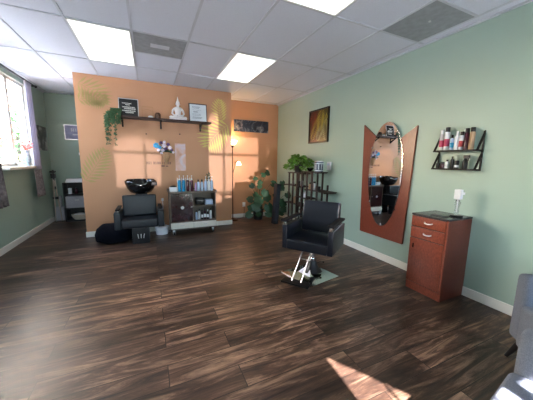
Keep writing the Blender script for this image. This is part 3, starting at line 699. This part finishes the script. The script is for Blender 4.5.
# ------------------------------------------------------------------ left wall: poster, curtains, vase
t = thing('wall_poster', 'unframed black and white photo print on the wall beside the curtain', 'poster', (XL, 3.53, 1.57))
m = art_material('mono_print', [(.35, srgb(30, 32, 32)), (.5, srgb(60, 62, 62)), (.6, srgb(170, 170, 166)), (.75, srgb(190, 190, 186))], 5, dist=.6)
MB().box(0, .012, -.26, .26, 0, .50).build('print', m, t, smooth=False)
tag(MB().tube([(XL+.10, .1, 2.772), (XL+.10, 3.16, 2.772)], .012, 8).ball((XL+.10, 3.17, 2.772), .024, n=10).box(XL, XL+.11, 3.13, 3.145, 2.762, 2.782).box(XL, XL+.11, .2, .215, 2.762, 2.782).build('curtain_rod', 'black'), 'black curtain rod above the window', 'curtain rod')
def curtain_sheet(pts_top, pts_bot, z0, z1, nfold, amp, nz=14):
    b = MB(); rows = []; n = nfold*8
    for j in range(nz+1):
        q = j/nz; row = []
        for i in range(n+1):
            s_ = i/n
            y = (pts_top[0]+(pts_top[1]-pts_top[0])*s_)*(1-q)+(pts_bot[0]+(pts_bot[1]-pts_bot[0])*s_)*q
            x = XL+.10+amp*math.sin(s_*nfold*2*PI+q*.8)*(1-.3*q)
            row.append(b.b.verts.new((x, y, z1+(z0-z1)*q)))
        rows.append(row)
    for j in range(nz):
        for i in range(n): b.b.faces.new((rows[j][i], rows[j][i+1], rows[j+1][i+1], rows[j+1][i]))
    return b
def add_solid(o, th):
    md = o.modifiers.new('s', 'SOLIDIFY'); md.thickness = th
t = thing('window_curtain', 'pale sheer curtain, lower part coloured grey as unlit, at the window end', 'curtain', (0, 0, 0))
o = curtain_sheet((2.64, 2.90), (2.64, 2.98), 1.20, 2.757, 4, .022).build('sheer_panel', 'sheer', t); add_solid(o, .002)
o = curtain_sheet((2.64, 2.98), (2.62, 3.04), .68, 1.20, 4, .018, 6).build('unlit_lower_panel', 'curtdark', t); add_solid(o, .002)  # greyer where no window backlights it: shade put into the colour
o = curtain_sheet((.9, 1.3), (1.0, 1.54), .70, 2.757, 5, .025).build('window_curtain', 'curtdark'); add_solid(o, .002)
tag(o, 'grey patterned curtain whose corner hangs below the window at left edge', 'curtain')
t = thing('pitcher_vase', 'blue and white pitcher of pink flowers on the window sill', 'vase', (XL+.076, 2.42, WZ0))
MB().lathe([(0, 0), (.045, 0), (.05, .01), (.04, .03), (.065, .09), (.07, .14), (.045, .21), (.05, .25), (.056, .27), (.05, .27), (.04, .22), (.06, .13), (0, .06)], n=24).build('vase', mat('delft_ceramic', srgb(180, 200, 220), .25, noise=.35, nscale=26), t)
MB().tube([(0, .04, .24), (0, .10, .23), (0, .105, .16), (0, .06, .11)], .008, 8).build('handle', 'palebl', t)
b = MB(); b2 = MB()
for k in range(26):
    a = R.uniform(0, 2*PI); e = Vector((.03+.05*math.cos(a), .15*math.sin(a), R.uniform(.30, .42)))
    b2.tube([(0, 0, .2), (e.x*.4, e.y*.5, .3), e], .0025, 4)
    for z in range(6):
        b.leaf(e, (R.uniform(-1, 1), R.uniform(-1, 1), R.uniform(-.3, 1)), (0, 0, 1), .035, .022, .1)
for k in range(5):
    e = Vector((.03, R.uniform(-.28, .18), R.uniform(.24, .36))); b2.tube([(0, 0, .24), (.02, e.y*.5, .36), e], .003, 4)
b.build('flowers', 'petalpk', t, fixn=False); b2.build('stems', 'petalpk', t)

# ------------------------------------------------------------------ back corner: lamp, picture, outlet, plants
t = thing('floor_lamp', 'bronze two-headed floor lamp lit in the corner behind partition', 'lamp', (2.50, 2.38, 0))
MB().lathe([(0, 0), (.13, 0), (.135, .012), (.12, .03), (.03, .045), (.014, .06)], n=28).build('base', 'bronze', t)
MB().cyl((0, 0, .05), (0, 0, 1.76), .011, .011, 12).lathe([(.02, 1.72), (.03, 1.75), (.05, 1.775), (.045, 1.79)], n=20).build('pole', 'bronze', t)
MB().lathe([(.03, 1.765), (.06, 1.785), (.095, 1.83), (.112, 1.885), (.106, 1.885), (.088, 1.833), (.055, 1.80), (0, 1.79)], n=28).build('lamp_shade', 'shade', t)
a = MB().tube([(0, 0, 1.12), (.03, -.01, 1.22), (.07, -.02, 1.38), (.11, -.03, 1.425), (.135, -.03, 1.41)], .007, 8).build('arm', 'bronze', t)
MB().lathe([(.018, .05), (.035, .035), (.055, -.01), (.058, -.04), (.052, -.04), (.045, -.01), (0, .02)], (.14, -.03, 1.355), 20).build('reading_shade', 'shade', a)
lamp('POINT', 'lamp_bulb', (2.525, 2.38, 1.95), (0, 0, 1), 9, (1.0, .72, .42), shadow_soft_size=.05)
lamp('POINT', 'lamp_bulb', (2.665, 2.35, 1.27), (0, 0, 1), 2, (1.0, .72, .42), shadow_soft_size=.04)
t = thing('canvas_picture', 'long narrow dark blue and grey canvas on the orange back wall', 'picture', (3.05, YB, 2.12))
m = art_material('stormy_canvas', [(.3, srgb(16, 20, 34)), (.48, srgb(36, 44, 64)), (.56, srgb(96, 98, 108)), (.72, srgb(150, 146, 146))], 6, dist=1.5)
MB().box(-.45, .45, -.025, 0, 0, .275, .002).build('canvas', m, t, smooth=False)
t = thing('wall_outlet', 'white outlet with plug low on the orange back wall', 'outlet', (2.86, YB, .33))
MB().box(-.038, .038, -.007, 0, -.058, .058, .003).build('cover_plate', 'whiteplastic', t)
MB().box(-.018, .018, -.035, -.007, -.045, -.012, .004).build('plug', 'whiteplastic', t)
MB().tube([(0, -.03, -.04), (0, -.03, -.15), (-.01, -.035, -.3), (-.05, -.06, -.324), (-.16, -.13, -.324), (-.28, -.17, -.30)], .005, 6).build('cord', 'black', t)
def monstera(loc, label, spots, pr=.14, ph=.24):
    t = thing('potted_plant', label, 'plant', loc)
    MB().lathe([(0, 0), (pr*.75, 0), (pr, ph), (pr*.93, ph), (pr*.7, .03), (0, .03)], n=24).build('pot', 'pot', t)
    MB().lathe([(0, ph-.03), (pr*.9, ph-.03)], n=24).build('soil', 'soil', t)
    b = MB(); s_ = MB()
    for (x, y, z, r, dx, dz) in spots:
        b_ = Vector((x*.25, y*.25, ph-.03)); e = Vector((x, y, z))
        s_.tube([b_, b_.lerp(e, .5)+Vector((-x*.2, -y*.2, .10)), e], .006, 6, .004)
        # rounded split leaf built as a fan of lobes
        n_ = Vector((R.uniform(-.4, .3), -1, .45+R.uniform(-.2, .3))).normalized()
        d0 = Vector((dx, 0, dz)).normalized(); d0 = (d0-n_*d0.dot(n_)).normalized(); w = d0.cross(n_)
        ctr = e+d0*r*.6
        c = b.b.verts.new(ctr); rim = []; N = 28
        for k in range(N):
            a = 2*PI*k/N; rr = r*(1-.10*abs(math.sin(3.5*a)))*(1.12 if abs(a-0) < .3 or a > 2*PI-.3 else 1)
            if abs(a-PI) < .25: rr *= .55
            rim.append(b.b.verts.new(ctr+(d0*math.cos(a)+w*math.sin(a)*.92)*rr-n_*.18*rr*abs(math.sin(a))*.9-n_*.06*r*math.cos(a)))
        for k in range(N): b.b.faces.new((c, rim[k], rim[(k+1) % N]))
    b.build('foliage', 'leafg', t, fixn=False, angle=60); s_.build('stems', 'stem', t)
    return t
sp = []
base = Vector((3.12, 2.28, 0))
for (x, y, z, r) in ((2.86, 2.15, .88, .09), (3.0, 2.3, 1.02, .08), (3.12, 2.1, 1.10, .09), (3.28, 2.2, 1.18, .10), (3.02, 2.1, .86, .10), (2.98, 2.2, .66, .11), (3.10, 2.0, .55, .15), (2.90, 2.05, .30, .11), (3.05, 1.98, .34, .16), (3.20, 2.0, .75, .12), (3.22, 1.95, .42, .15), (3.36, 2.05, .90, .11), (3.15, 2.15, .95, .08), (2.84, 2.0, .22, .12), (3.3, 2.2, .62, .14), (3.18, 1.92, .24, .12), (2.97, 2.05, .20, .11), (3.02, 2.35, .48, .12)):
    sp.append((x-base.x, y-base.y, z, r*.88, R.uniform(-.8, .8), -.6+R.uniform(-.2, .9)))
monstera(base, 'large leafy floor plant with big round leaves against orange wall', sp)
base = Vector((3.52, 2.12, 0)); sp = []
for (x, y, z, r) in ((3.44, 1.80, .62, .11), (3.60, 1.72, .70, .10), (3.54, 1.72, .52, .13), (3.63, 1.80, .38, .12), (3.46, 1.75, .36, .12), (3.52, 1.9, .85, .10), (3.62, 2.0, .95, .09), (3.54, 1.75, .22, .10), (3.42, 1.95, .74, .10)):
    sp.append((x-base.x, y-base.y, z, r*.88, R.uniform(-.8, .8), -.5+R.uniform(-.2, .7)))
monstera(base, 'second leafy plant between the tall black panel and wooden plant stand', sp, .11, .2)
t = thing('tower_speaker', 'tall narrow black tower leaning in front of the floor plants', 'speaker', (3.29, 1.70, 0), .15)
MB().box(-.055, .055, -.06, .06, 0, .92, .008, Matrix.Rotation(.07, 4, 'Y')).build('cabinet', mat('black_ash', (.02, .02, .026), .4, noise=.2), t)
MB().box(-.045, .045, -.067, -.059, .06, .88, .003, Matrix.Rotation(.07, 4, 'Y')).build('grille', mat('grille_cloth', (.035, .037, .05), .8, bump=.3, bscale=500), t)

# wooden plant stand
t = thing('plant_stand', 'dark wooden tiered plant stand against the sage green wall', 'plant stand', (3.56, .86, 0))
def slat_shelf(y0, y1, z):
    b = MB()
    for k in range(4): b.box(-.13+.068*k, -.13+.068*k+.055, y0, y1, z-.014, z, .002)
    b.box(-.13, .13, y0+.03, y0+.05, z-.028, z-.014).box(-.13, .13, y1-.05, y1-.03, z-.028, z-.014)
    b.build('shelf', 'standwood', t)
for (y, z1) in ((-.52, 1.0), (-.36, 1.24), (-.20, 1.24), (-.02, 1.24), (.16, 1.20), (.32, 1.20), (.48, 1.20)):
    for x in (-.12, .12): MB().box(x-.012, x+.012, y-.016, y+.016, 0, z1, .002).build('post', 'standwood', t)
for (y0, y1, z) in ((-.60, .60, .12), (.0, .62, .55), (-.60, .05, .48), (.08, .72, .93), (-.78, -.12, .90), (.02, .54, 1.20), (-.50, -.06, 1.24), (-.2, .2, .72)): slat_shelf(y0, y1, z)
t = thing('pothos_plant', 'bushy bright green potted plant on top of the plant stand', 'plant', (3.54, 1.14, 1.201))
MB().lathe([(0, 0), (.075, 0), (.10, .13), (.105, .15), (.095, .15), (.07, .02), (0, .02)], n=24).build('pot', 'pot', t)
b = MB(); s_ = MB()
for k in range(300):
    a = R.uniform(0, 2*PI); e = R.uniform(-.35, 1.35); rr = R.uniform(.45, 1)
    p = Vector((.19*rr*math.cos(a)*math.cos(e), .42*rr*math.sin(a)*math.cos(e), .16+.20*rr*math.sin(e)-(.05*rr if R.random() < .3 else 0)))
    d = p-Vector((0, 0, .10))
    b.leaf(p, d+Vector((R.uniform(-.1, .1), R.uniform(-.1, .1), .02)), (R.uniform(-1, .2), R.uniform(-1, .2), R.uniform(.1, 1)), R.uniform(.06, .10), R.uniform(.045, .075), .5, 'heart')
    if k % 5 == 0: s_.tube([(0, 0, .13), p*.6+Vector((0, 0, .07)), p], .003, 4)
b.build('foliage', 'pothos', t, fixn=False); s_.build('stems', 'stem', t)
tag(MB().lathe([(0, 0), (.03, 0), (.035, .01), (.055, .035), (.075, .06), (.07, .06), (.045, .03), (0, .012)], n=24).build('small_bowl', 'gloss', loc=(3.54, .72, 1.241)), 'small dark bowl between the bushy plant and striped canister', 'bowl')
t = thing('striped_canister', 'blue-grey striped canister on the right of the plant stand', 'canister', (3.54, .44, 1.241))
MB().lathe([(0, 0), (.075, 0), (.08, .006), (.08, .17), (.074, .18)], n=28).build('can', mat('slate_blue_glaze', srgb(70, 80, 100), .3), t)
for z in (.02, .145): MB().lathe([(.0815, z), (.0815, z+.012)], n=28).build('stripe', 'paper', t)
b = MB()
for k in range(9):
    a = k*2*PI/9; b.box(-.005, .005, -.0825, -.078, .045, .14, 0, Matrix.Rotation(a, 4, 'Z'))
b.build('stripe', 'paper', t); MB().lathe([(.082, .18), (.083, .195), (.03, .20), (0, .20)], n=28).build('lid', 'silver', t)
for (x, y, z, r, h, m, cap, lb, kd) in (
    (3.52, 1.30, .931, .03, .14, 'whiteplastic', 'tan', 'white bottle on left middle shelf of the plant stand', 'cap'),
    (3.50, 1.02, .931, .035, .10, 'pot', 'black', 'dark pot jar on the middle shelf of the plant stand', 'jar'),
    (3.50, .93, .931, .028, .15, 'whiteplastic', 'whiteplastic', 'white capped bottle in the centre of the plant stand', 'cap'),
    (3.50, .64, .901, .03, .13, 'tan', 'black', 'tan bottle with black cap on the plant stand', 'cap'),
    (3.50, .50, .901, .026, .16, 'silver', 'black', 'silver bottle with black cap on the plant stand', 'can'),
    (3.50, .36, .901, .03, .08, 'black', 'black', 'squat black jar on right shelf of the plant stand', 'jar'),
    (3.50, .80, .721, .035, .11, 'whiteplastic', 'silver', 'white jar low in the middle of the plant stand', 'jar'),
    (3.50, 1.20, .551, .04, .13, 'tan', 'tan', 'tan jar on the lower left shelf of the plant stand', 'jar'),
    (3.50, .60, .481, .04, .12, 'pot', 'pot', 'dark jar on the lower right shelf of the plant stand', 'jar')):
    bottle((x, y, z), r, h, m, cap, lb, kd, None, None, 'jar' if kd == 'jar' else 'bottle', cat='jar' if kd == 'jar' else 'bottle')
t = thing('wall_switch_box', 'white thermostat box on the green wall above the plant stand', 'thermostat', (XR, .44, 1.35))
MB().box(-.03, 0, -.05, .05, -.075, .075, .006).build('case', 'whiteplastic', t); MB().box(-.033, -.029, -.03, .03, .01, .05, .001).build('display', 'palebl', t)

# framed palm picture
t = thing('framed_picture', 'black framed palm leaf picture in red, yellow and green', 'picture', (XR, .83, 1.795))
w, h = .315, .64; q = .024
b = MB().box(-.03, 0, -w, w, 0, q).box(-.03, 0, -w, w, h-q, h).box(-.03, 0, -w, -w+q, q, h-q).box(-.03, 0, w-q, w, q, h-q)
b.build('frame', 'black', t, smooth=False)
m = bpy.data.materials.new('palm_backdrop'); m.use_nodes = True; n, l, bs = nodes_of(m)
tc = n.new('ShaderNodeTexCoord'); sp_ = n.new('ShaderNodeSeparateXYZ'); l.new(tc.outputs['Object'], sp_.inputs[0])
mr = n.new('ShaderNodeMapRange'); mr.inputs[1].default_value = -.33; mr.inputs[2].default_value = .33; l.new(sp_.outputs[1], mr.inputs[0])
rp = n.new('ShaderNodeValToRGB'); e = rp.color_ramp.elements; e[0].color = (*srgb(54, 56, 26), 1); e[1].color = (*srgb(44, 24, 18), 1); e.new(.35).color = (*srgb(84, 78, 30), 1); e.new(.62).color = (*srgb(84, 34, 24), 1)
l.new(mr.outputs[0], rp.inputs[0]); l.new(rp.outputs[0], bs.inputs['Base Color']); bs.inputs['Roughness'].default_value = .3
MB().box(-.012, -.002, -w+q, w-q, q, h-q).build('print', m, t, smooth=False)
def frond(b, oy, oz, ang, L, nl, wid, x=-.015):
    py, pz = oy, oz
    def ok(y, z): return max(-w+q+.005, min(w-q-.005, y)), max(q+.005, min(h-q-.005, z))
    for i in range(nl):
        tt = i/(nl-1); a = ang+.4*tt; ny, nz = py+math.cos(a)*L/nl, pz+math.sin(a)*L/nl
        for sg in (-1, 1):
            c = a+sg*.9; ll = wid*(.4+.6*math.sin(PI*(.2+.8*tt)))
            P = [(py, pz), ((py+math.cos(c-.07)*ll*.6), (pz+math.sin(c-.07)*ll*.6)), (py+math.cos(c)*ll, pz+math.sin(c)*ll), (py+math.cos(c+.07)*ll*.6, pz+math.sin(c+.07)*ll*.6)]
            P = [ok(*p_) for p_ in P]
            if ok(py, pz) == (py, pz) and len(set(P)) == 4: b.prism(P, 'X', x, x+.002)
        py, pz = ny, nz
fw_ = .04
b = MB()
for a_ in ((.20, .06, 1.9, .52, 12, .15), (-.05, .22, 1.5, .40, 10, .17), (-.24, .30, 1.9, .30, 8, .16)): frond(b, *a_)
b.build('leaf_print', mat('print_yellow', srgb(190, 176, 70), .4), t, smooth=False)
b = MB()
for a_ in ((-.26, .04, 1.3, .40, 11, .14, -.0165), (.02, .04, 1.9, .30, 9, .13, -.0165)): frond(b, *a_)
b.build('leaf_print', mat('print_pale', srgb(176, 184, 150), .4), t, smooth=False)
b = MB()
for a_ in ((.27, .22, 1.7, .40, 9, .15, -.018), (.12, .34, 1.2, .28, 7, .14, -.018)): frond(b, *a_)
b.build('leaf_print', mat('print_red', srgb(128, 44, 30), .4), t, smooth=False)

# ------------------------------------------------------------------ styling mirror
t = thing('styling_mirror', 'tall oval mirror on a winged reddish wooden board', 'mirror', (XR, -.82, .34))
yc = 0.0
P = [(.385, 0), (.445, 1.65), (.19, 1.50), (-.19, 1.42), (-.435, 1.54), (-.36, .02)]
# board with the wing tips at its top corners
board = [(.385, .0), (.445, 1.65), (.22, 1.47), (.0, 1.40), (-.20, 1.40), (-.425, 1.545), (-.37, .0)]
MB().prism(board, 'X', -.028, 0).build('board', 'cherrymir', t, smooth=False)
def ell(ry, rz, cy, cz, n=56, top=1.0):
    return [(cy+ry*math.cos(2*PI*k/n)*(1+.07*math.sin(2*PI*k/n)), cz+rz*math.sin(2*PI*k/n)) for k in range(n)]
MB().prism(ell(.282, .735, .0, .905), 'X', -.036, -.0282).build('mirror_bevel', 'mirrorbevel', t, smooth=False)
MB().prism(ell(.268, .721, .0, .905), 'X', -.0375, -.0362).build('mirror_glass', 'mirror', t, smooth=False)
for y, z in ((.0, .19), (-.23, .45), (.23, .50), (-.27, 1.2), (.25, 1.3)):
    MB().cyl((-.036, y, z), (-.044, y, z), .012, .010, 12).build('mirror_clip', 'chrome', t)
b = MB().box(-.042, -.0376, -.16, .17, 1.475, 1.487); b.build('mirror_bar', 'black', t)
# ------------------------------------------------------------------ cherry cabinet
t = thing('styling_cabinet', 'reddish wooden cabinet with two drawers and a door beside the mirror', 'cabinet', (3.575, -1.76, 0))
w2, d2, hh = .192, .20, .87
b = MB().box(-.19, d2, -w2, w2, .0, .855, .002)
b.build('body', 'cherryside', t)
MB().box(-.208, d2, -w2-.003, w2+.003, .855, .875, .003).build('worktop', mat('dark_granite_top', srgb(58, 54, 56), .22, noise=.35, nscale=60), t)
MB().box(-.200, -.19, -w2, w2, .0, .088, .001).build('plinth', 'cherry', t, smooth=False)
MB().box(-.1905, -.190, -w2+.016, w2, .088, .855).build('gap_shade', 'gapshade', t, smooth=False)  # dark sheet painted as the shade in the drawer and door seams
MB().box(-.207, -.19, -w2, -w2+.016, .088, .855).build('edge_strip', 'cherry', t, smooth=False)
for z0, z1 in ((.738, .848), (.610, .728)):
    d = MB().box(-.208, -.1907, -w2+.022, w2-.003, z0, z1, .002).build('drawer', 'cherry', t)
    MB().tube([(-.209, .042, (z0+z1)/2+.004), (-.226, .03, (z0+z1)/2-.002), (-.229, 0, (z0+z1)/2-.006), (-.226, -.03, (z0+z1)/2-.002), (-.209, -.042, (z0+z1)/2+.004)], .007, 8).build('handle', 'silver', d)
d = MB().box(-.208, -.1907, -w2+.022, w2-.003, .098, .600, .002).build('door', 'cherry', t)
MB().box(-.216, -.208, w2-.055, w2-.042, .49, .54, .002).build('finger_pull', 'mahog', d)
t = thing('mixing_tray', 'flat black dish on the front of the wooden cabinet top', 'tray', (3.46, -1.80, .8755))
MB().box(-.05, .05, -.07, .06, 0, .008, .003).build('dish', 'black', t)
t = thing('pump_dispenser', 'clear and white pump dispenser on a black base on the cabinet', 'dispenser', (3.60, -1.885, .8755))
MB().lathe([(0, 0), (.055, 0), (.06, .008), (.055, .018), (0, .02)], n=24).build('base', 'black', t)
m = mat('clear_plastic', (.92, .95, .96), .05, trans=.85, ior=1.4)
MB().lathe([(0, .021), (.018, .021), (.022, .04), (.020, .10), (.030, .15), (.012, .18), (0, .185)], n=20).build('bottle', m, t)
MB().box(-.022, .022, -.032, .032, .185, .285, .008).box(-.012, .012, -.055, -.03, .235, .26, .004).build('pump_head', 'whiteplastic', t)
MB().tube([(0, 0, .05), (0, .0, .18)], .004, 6).build('dip_tube', 'whiteplastic', t)

# ------------------------------------------------------------------ small two-tier wall rack
t = thing('wall_rack', 'black two-tier wall shelf with triangular side brackets', 'shelf', (XR, -1.735, 1.37))
for z in (0, .195): MB().box(-.11, 0, -.22, .20, z-.012, z, .002).build('shelf', 'blackmetal', t)
for y in (-.22, .20):
    for z in (0, .195):
        b = MB(); q = .007
        b.box(-.014, 0, y-q, y+q, z-.012, z+.185); b.box(-.115, 0, y-q, y+q, z-.016, z-.002)
        b.prism([(-.115, z-.014), (-.095, z-.014), (-.0, z+.17), (-.0, z+.192)], 'Y', y-q, y+q)
        b.build('bracket', 'blackmetal', t, smooth=False)
b = MB().box(-.115, -.108, -.22, .20, 0-.016, .0).box(-.115, -.108, -.22, .20, .179, .197); b.build('front_rail', 'blackmetal', t, smooth=False)
zt, zl = 1.5655, 1.3705; xx = XR-.055
rack = [(-1.575, .022, .225, 'silver', 'whiteplastic', 'can', 'pink', 'silver can with pink band at left end of wall rack'),
        (-1.63, .025, .25, 'whiteplastic', 'black', 'can', 'pink', 'tallest white can with black cap on the wall rack'),
        (-1.685, .02, .165, 'palebl', 'black', 'cap', 'blue', 'short pale blue bottle with black cap on the wall rack'),
        (-1.732, .022, .20, 'whiteplastic', 'whiteplastic', 'cap', None, 'all white bottle in the middle of the wall rack'),
        (-1.778, .020, .19, 'whiteplastic', 'black', 'can', 'red', 'white can with red band and black cap on wall rack'),
        (-1.825, .021, .22, 'maroon', 'black', 'can', None, 'dark red bottle with black cap on the wall rack'),
        (-1.875, .024, .225, 'tan', 'black', 'can', None, 'tan can with black cap at the right of the wall rack')]
for y, r, h, mb_, mc, kd, band, lb in rack: bottle((xx, y, zt), r, h, mb_, mc, lb, kd, 'products on the wall rack top tier', band)
low = [(-1.565, .020, .055, 'black', 'black', 'jar', None, 'small black jar at left end of rack lower tier'),
       (-1.612, .020, .07, 'maroon', 'black', 'jar', None, 'small dark red jar, second on rack lower tier'),
       (-1.66, .020, .095, 'whiteplastic', 'black', 'cap', None, 'white bottle with black cap on rack lower tier'),
       (-1.712, .018, .13, 'black', 'black', 'cap', None, 'slim black bottle in the middle of rack lower tier'),
       (-1.76, .021, .085, 'black', 'black', 'jar', 'whiteplastic', 'black jar with a white band on rack lower tier'),
       (-1.84, .024, .14, 'black', 'black', 'spray', None, 'black spray bottle at right of rack lower tier')]
for y, r, h, mb_, mc, kd, band, lb in low: bottle((xx, y, zl), r, h, mb_, mc, lb, kd, 'products on the wall rack lower tier', band)

# ------------------------------------------------------------------ styling chair
t = thing('styling_chair', 'dark navy vinyl styling chair on a square chrome base', 'chair', (2.545, -.88, 0), -.953)
W2 = .31; D2 = .265
make_pad('seat', -W2+.062, W2-.062, -D2-.005, D2-.02, .375, .495, 'vinyl', t, .018)
make_pad('backrest', -.235, .252, -.05, .05, 0, .40, 'vinyl', t, .028, Matrix.Translation((0, .20, .515)) @ Matrix.Rotation(-.12, 4, 'X'))
MB().box(-.15, .15, D2-.06, D2-.035, .44, .58, .004).build('back_bracket', 'chrome', t)
for sg in (-1, 1):
    a = make_pad('side_panel', sg*(W2-.03)-.03, sg*(W2-.03)+.03, -D2, D2, .375, .66, 'vinyl', t, .009)
    for y in (-D2+.004, D2-.16):
        MB().box(sg*(W2-.03)-.018, sg*(W2-.03)+.018, y, y+.04, .655, .708, .004).build('post', 'chrome', a)
    MB().box(sg*(W2-.022)-.034, sg*(W2-.022)+.034, -D2-.03, D2-.06, .707, .735, .007).build('arm_pad', 'armpad', a)
MB().box(-.16, .16, -.14, .14, .352, .378, .004).cyl((0, 0, .05), (0, 0, .22), .042, .042, 24).cyl((0, 0, .20), (0, 0, .355), .030, .030, 24).build('hydraulic_column', 'chrome', t)
b = MB(); s2 = .255
P4 = [(-s2, -s2), (s2, -s2), (s2, s2), (-s2, s2)]
bm = b.b
v0 = [bm.verts.new((x, y, 0)) for x, y in P4]; v1 = [bm.verts.new((x, y, .008)) for x, y in P4]; v2 = [bm.verts.new((x*.16, y*.16, .10)) for x, y in P4]
vm = [bm.verts.new((x*.42, y*.42, .028)) for x, y in P4]
for a_, c_ in ((v0, v1), (v1, vm), (vm, v2)):
    for k in range(4): bm.faces.new((a_[k], a_[(k+1) % 4], c_[(k+1) % 4], c_[k]))
bm.faces.new(v0[::-1]); bm.faces.new(v2)
o = b.build('base_plate', 'chrome', t, smooth=False); o.rotation_euler = (0, 0, -.42); o.location = (-.025, -.02, 0)
b = MB()
for x in (-.05, .05): b.tube([(x, -.10, .365), (x-.01, -.20, .36), (x*1.05-.02, -.32, .22), (x*1.1-.035, -.43, .072)], .0075, 8)
b.tube([(-.052, -.255, .28), (.052, -.255, .28)], .006, 8)
f = b.build('footrest', 'steel', t)
MB().box(-.20, .13, -.50, -.38, .05, .072, .008).build('foot_plate', 'blackmetal', f)
MB().lathe([(.12, .05), (.085, .09), (.055, .15), (.044, .19), (0, .19)], n=24).build('column_shroud', 'black', t)
MB().tube([(.03, .02, .14), (.07, .06, .16), (.10, .10, .15)], .006, 8).ball((.105, .105, .148), .014, n=10).build('pump_lever', 'black', t)

# ------------------------------------------------------------------ grey lounge chairs
t = thing('lounge_chair', 'grey tweed lounge chair against the green wall', 'armchair', (3.09, -2.60, 0), 0, 'grey tweed lounge chairs')
# local frame: x along the backrest, -y the way it faces; origin at its back left corner
make_pad('backrest', 0, .66, -.115, 0, .17, .66, 'sofa', t, .04)
make_pad('seat', -.01, .67, -.66, -.10, .15, .46, 'sofa', t, .035)
for (x, y, dx, dy) in ((.05, -.07, -.03, .04), (.61, -.07, .03, .04), (.05, -.57, -.03, -.04), (.61, -.57, .03, -.04)):
    MB().cyl((x, y, .155), (x+dx*1.3, y+dy*1.3, 0), .024, .013, 14).build('leg', 'black', t)
t.rotation_euler = (0, 0, -.70)
dup(t, (2.335, -2.925, 0), -1.42, 'nearest grey tweed lounge chair, sunlit, cut by the bottom right corner')

# ------------------------------------------------------------------ outside
o = MB().box(-60, 60, -60, 60, -.5, -.30).build('street', 'grass', smooth=False); struct(o)
def tree(loc, h, r, label):
    t = thing('street_tree', label, 'tree', loc)
    MB().tube([(0, 0, 0), (.05, 0, h*.4), (0, .08, h*.8)], .16, 10, .06).build('trunk', 'bark', t)
    b = MB()
    for k in range(900):
        v = Vector((R.gauss(0, 1), R.gauss(0, 1), R.gauss(0, 1))).normalized()*r*R.uniform(.5, 1)
        b.leaf(Vector((0, 0, h*.85))+v, (R.uniform(-1, 1), R.uniform(-1, 1), R.uniform(-1, .5)), (R.uniform(-1, 1), 0, 1), .28, .2, .2)
    b.build('crown', 'treeleaf', t, fixn=False)
tree((-5.0, 13.0, -.3), 3.4, 1.7, 'leafy tree outside, seen through the left window')
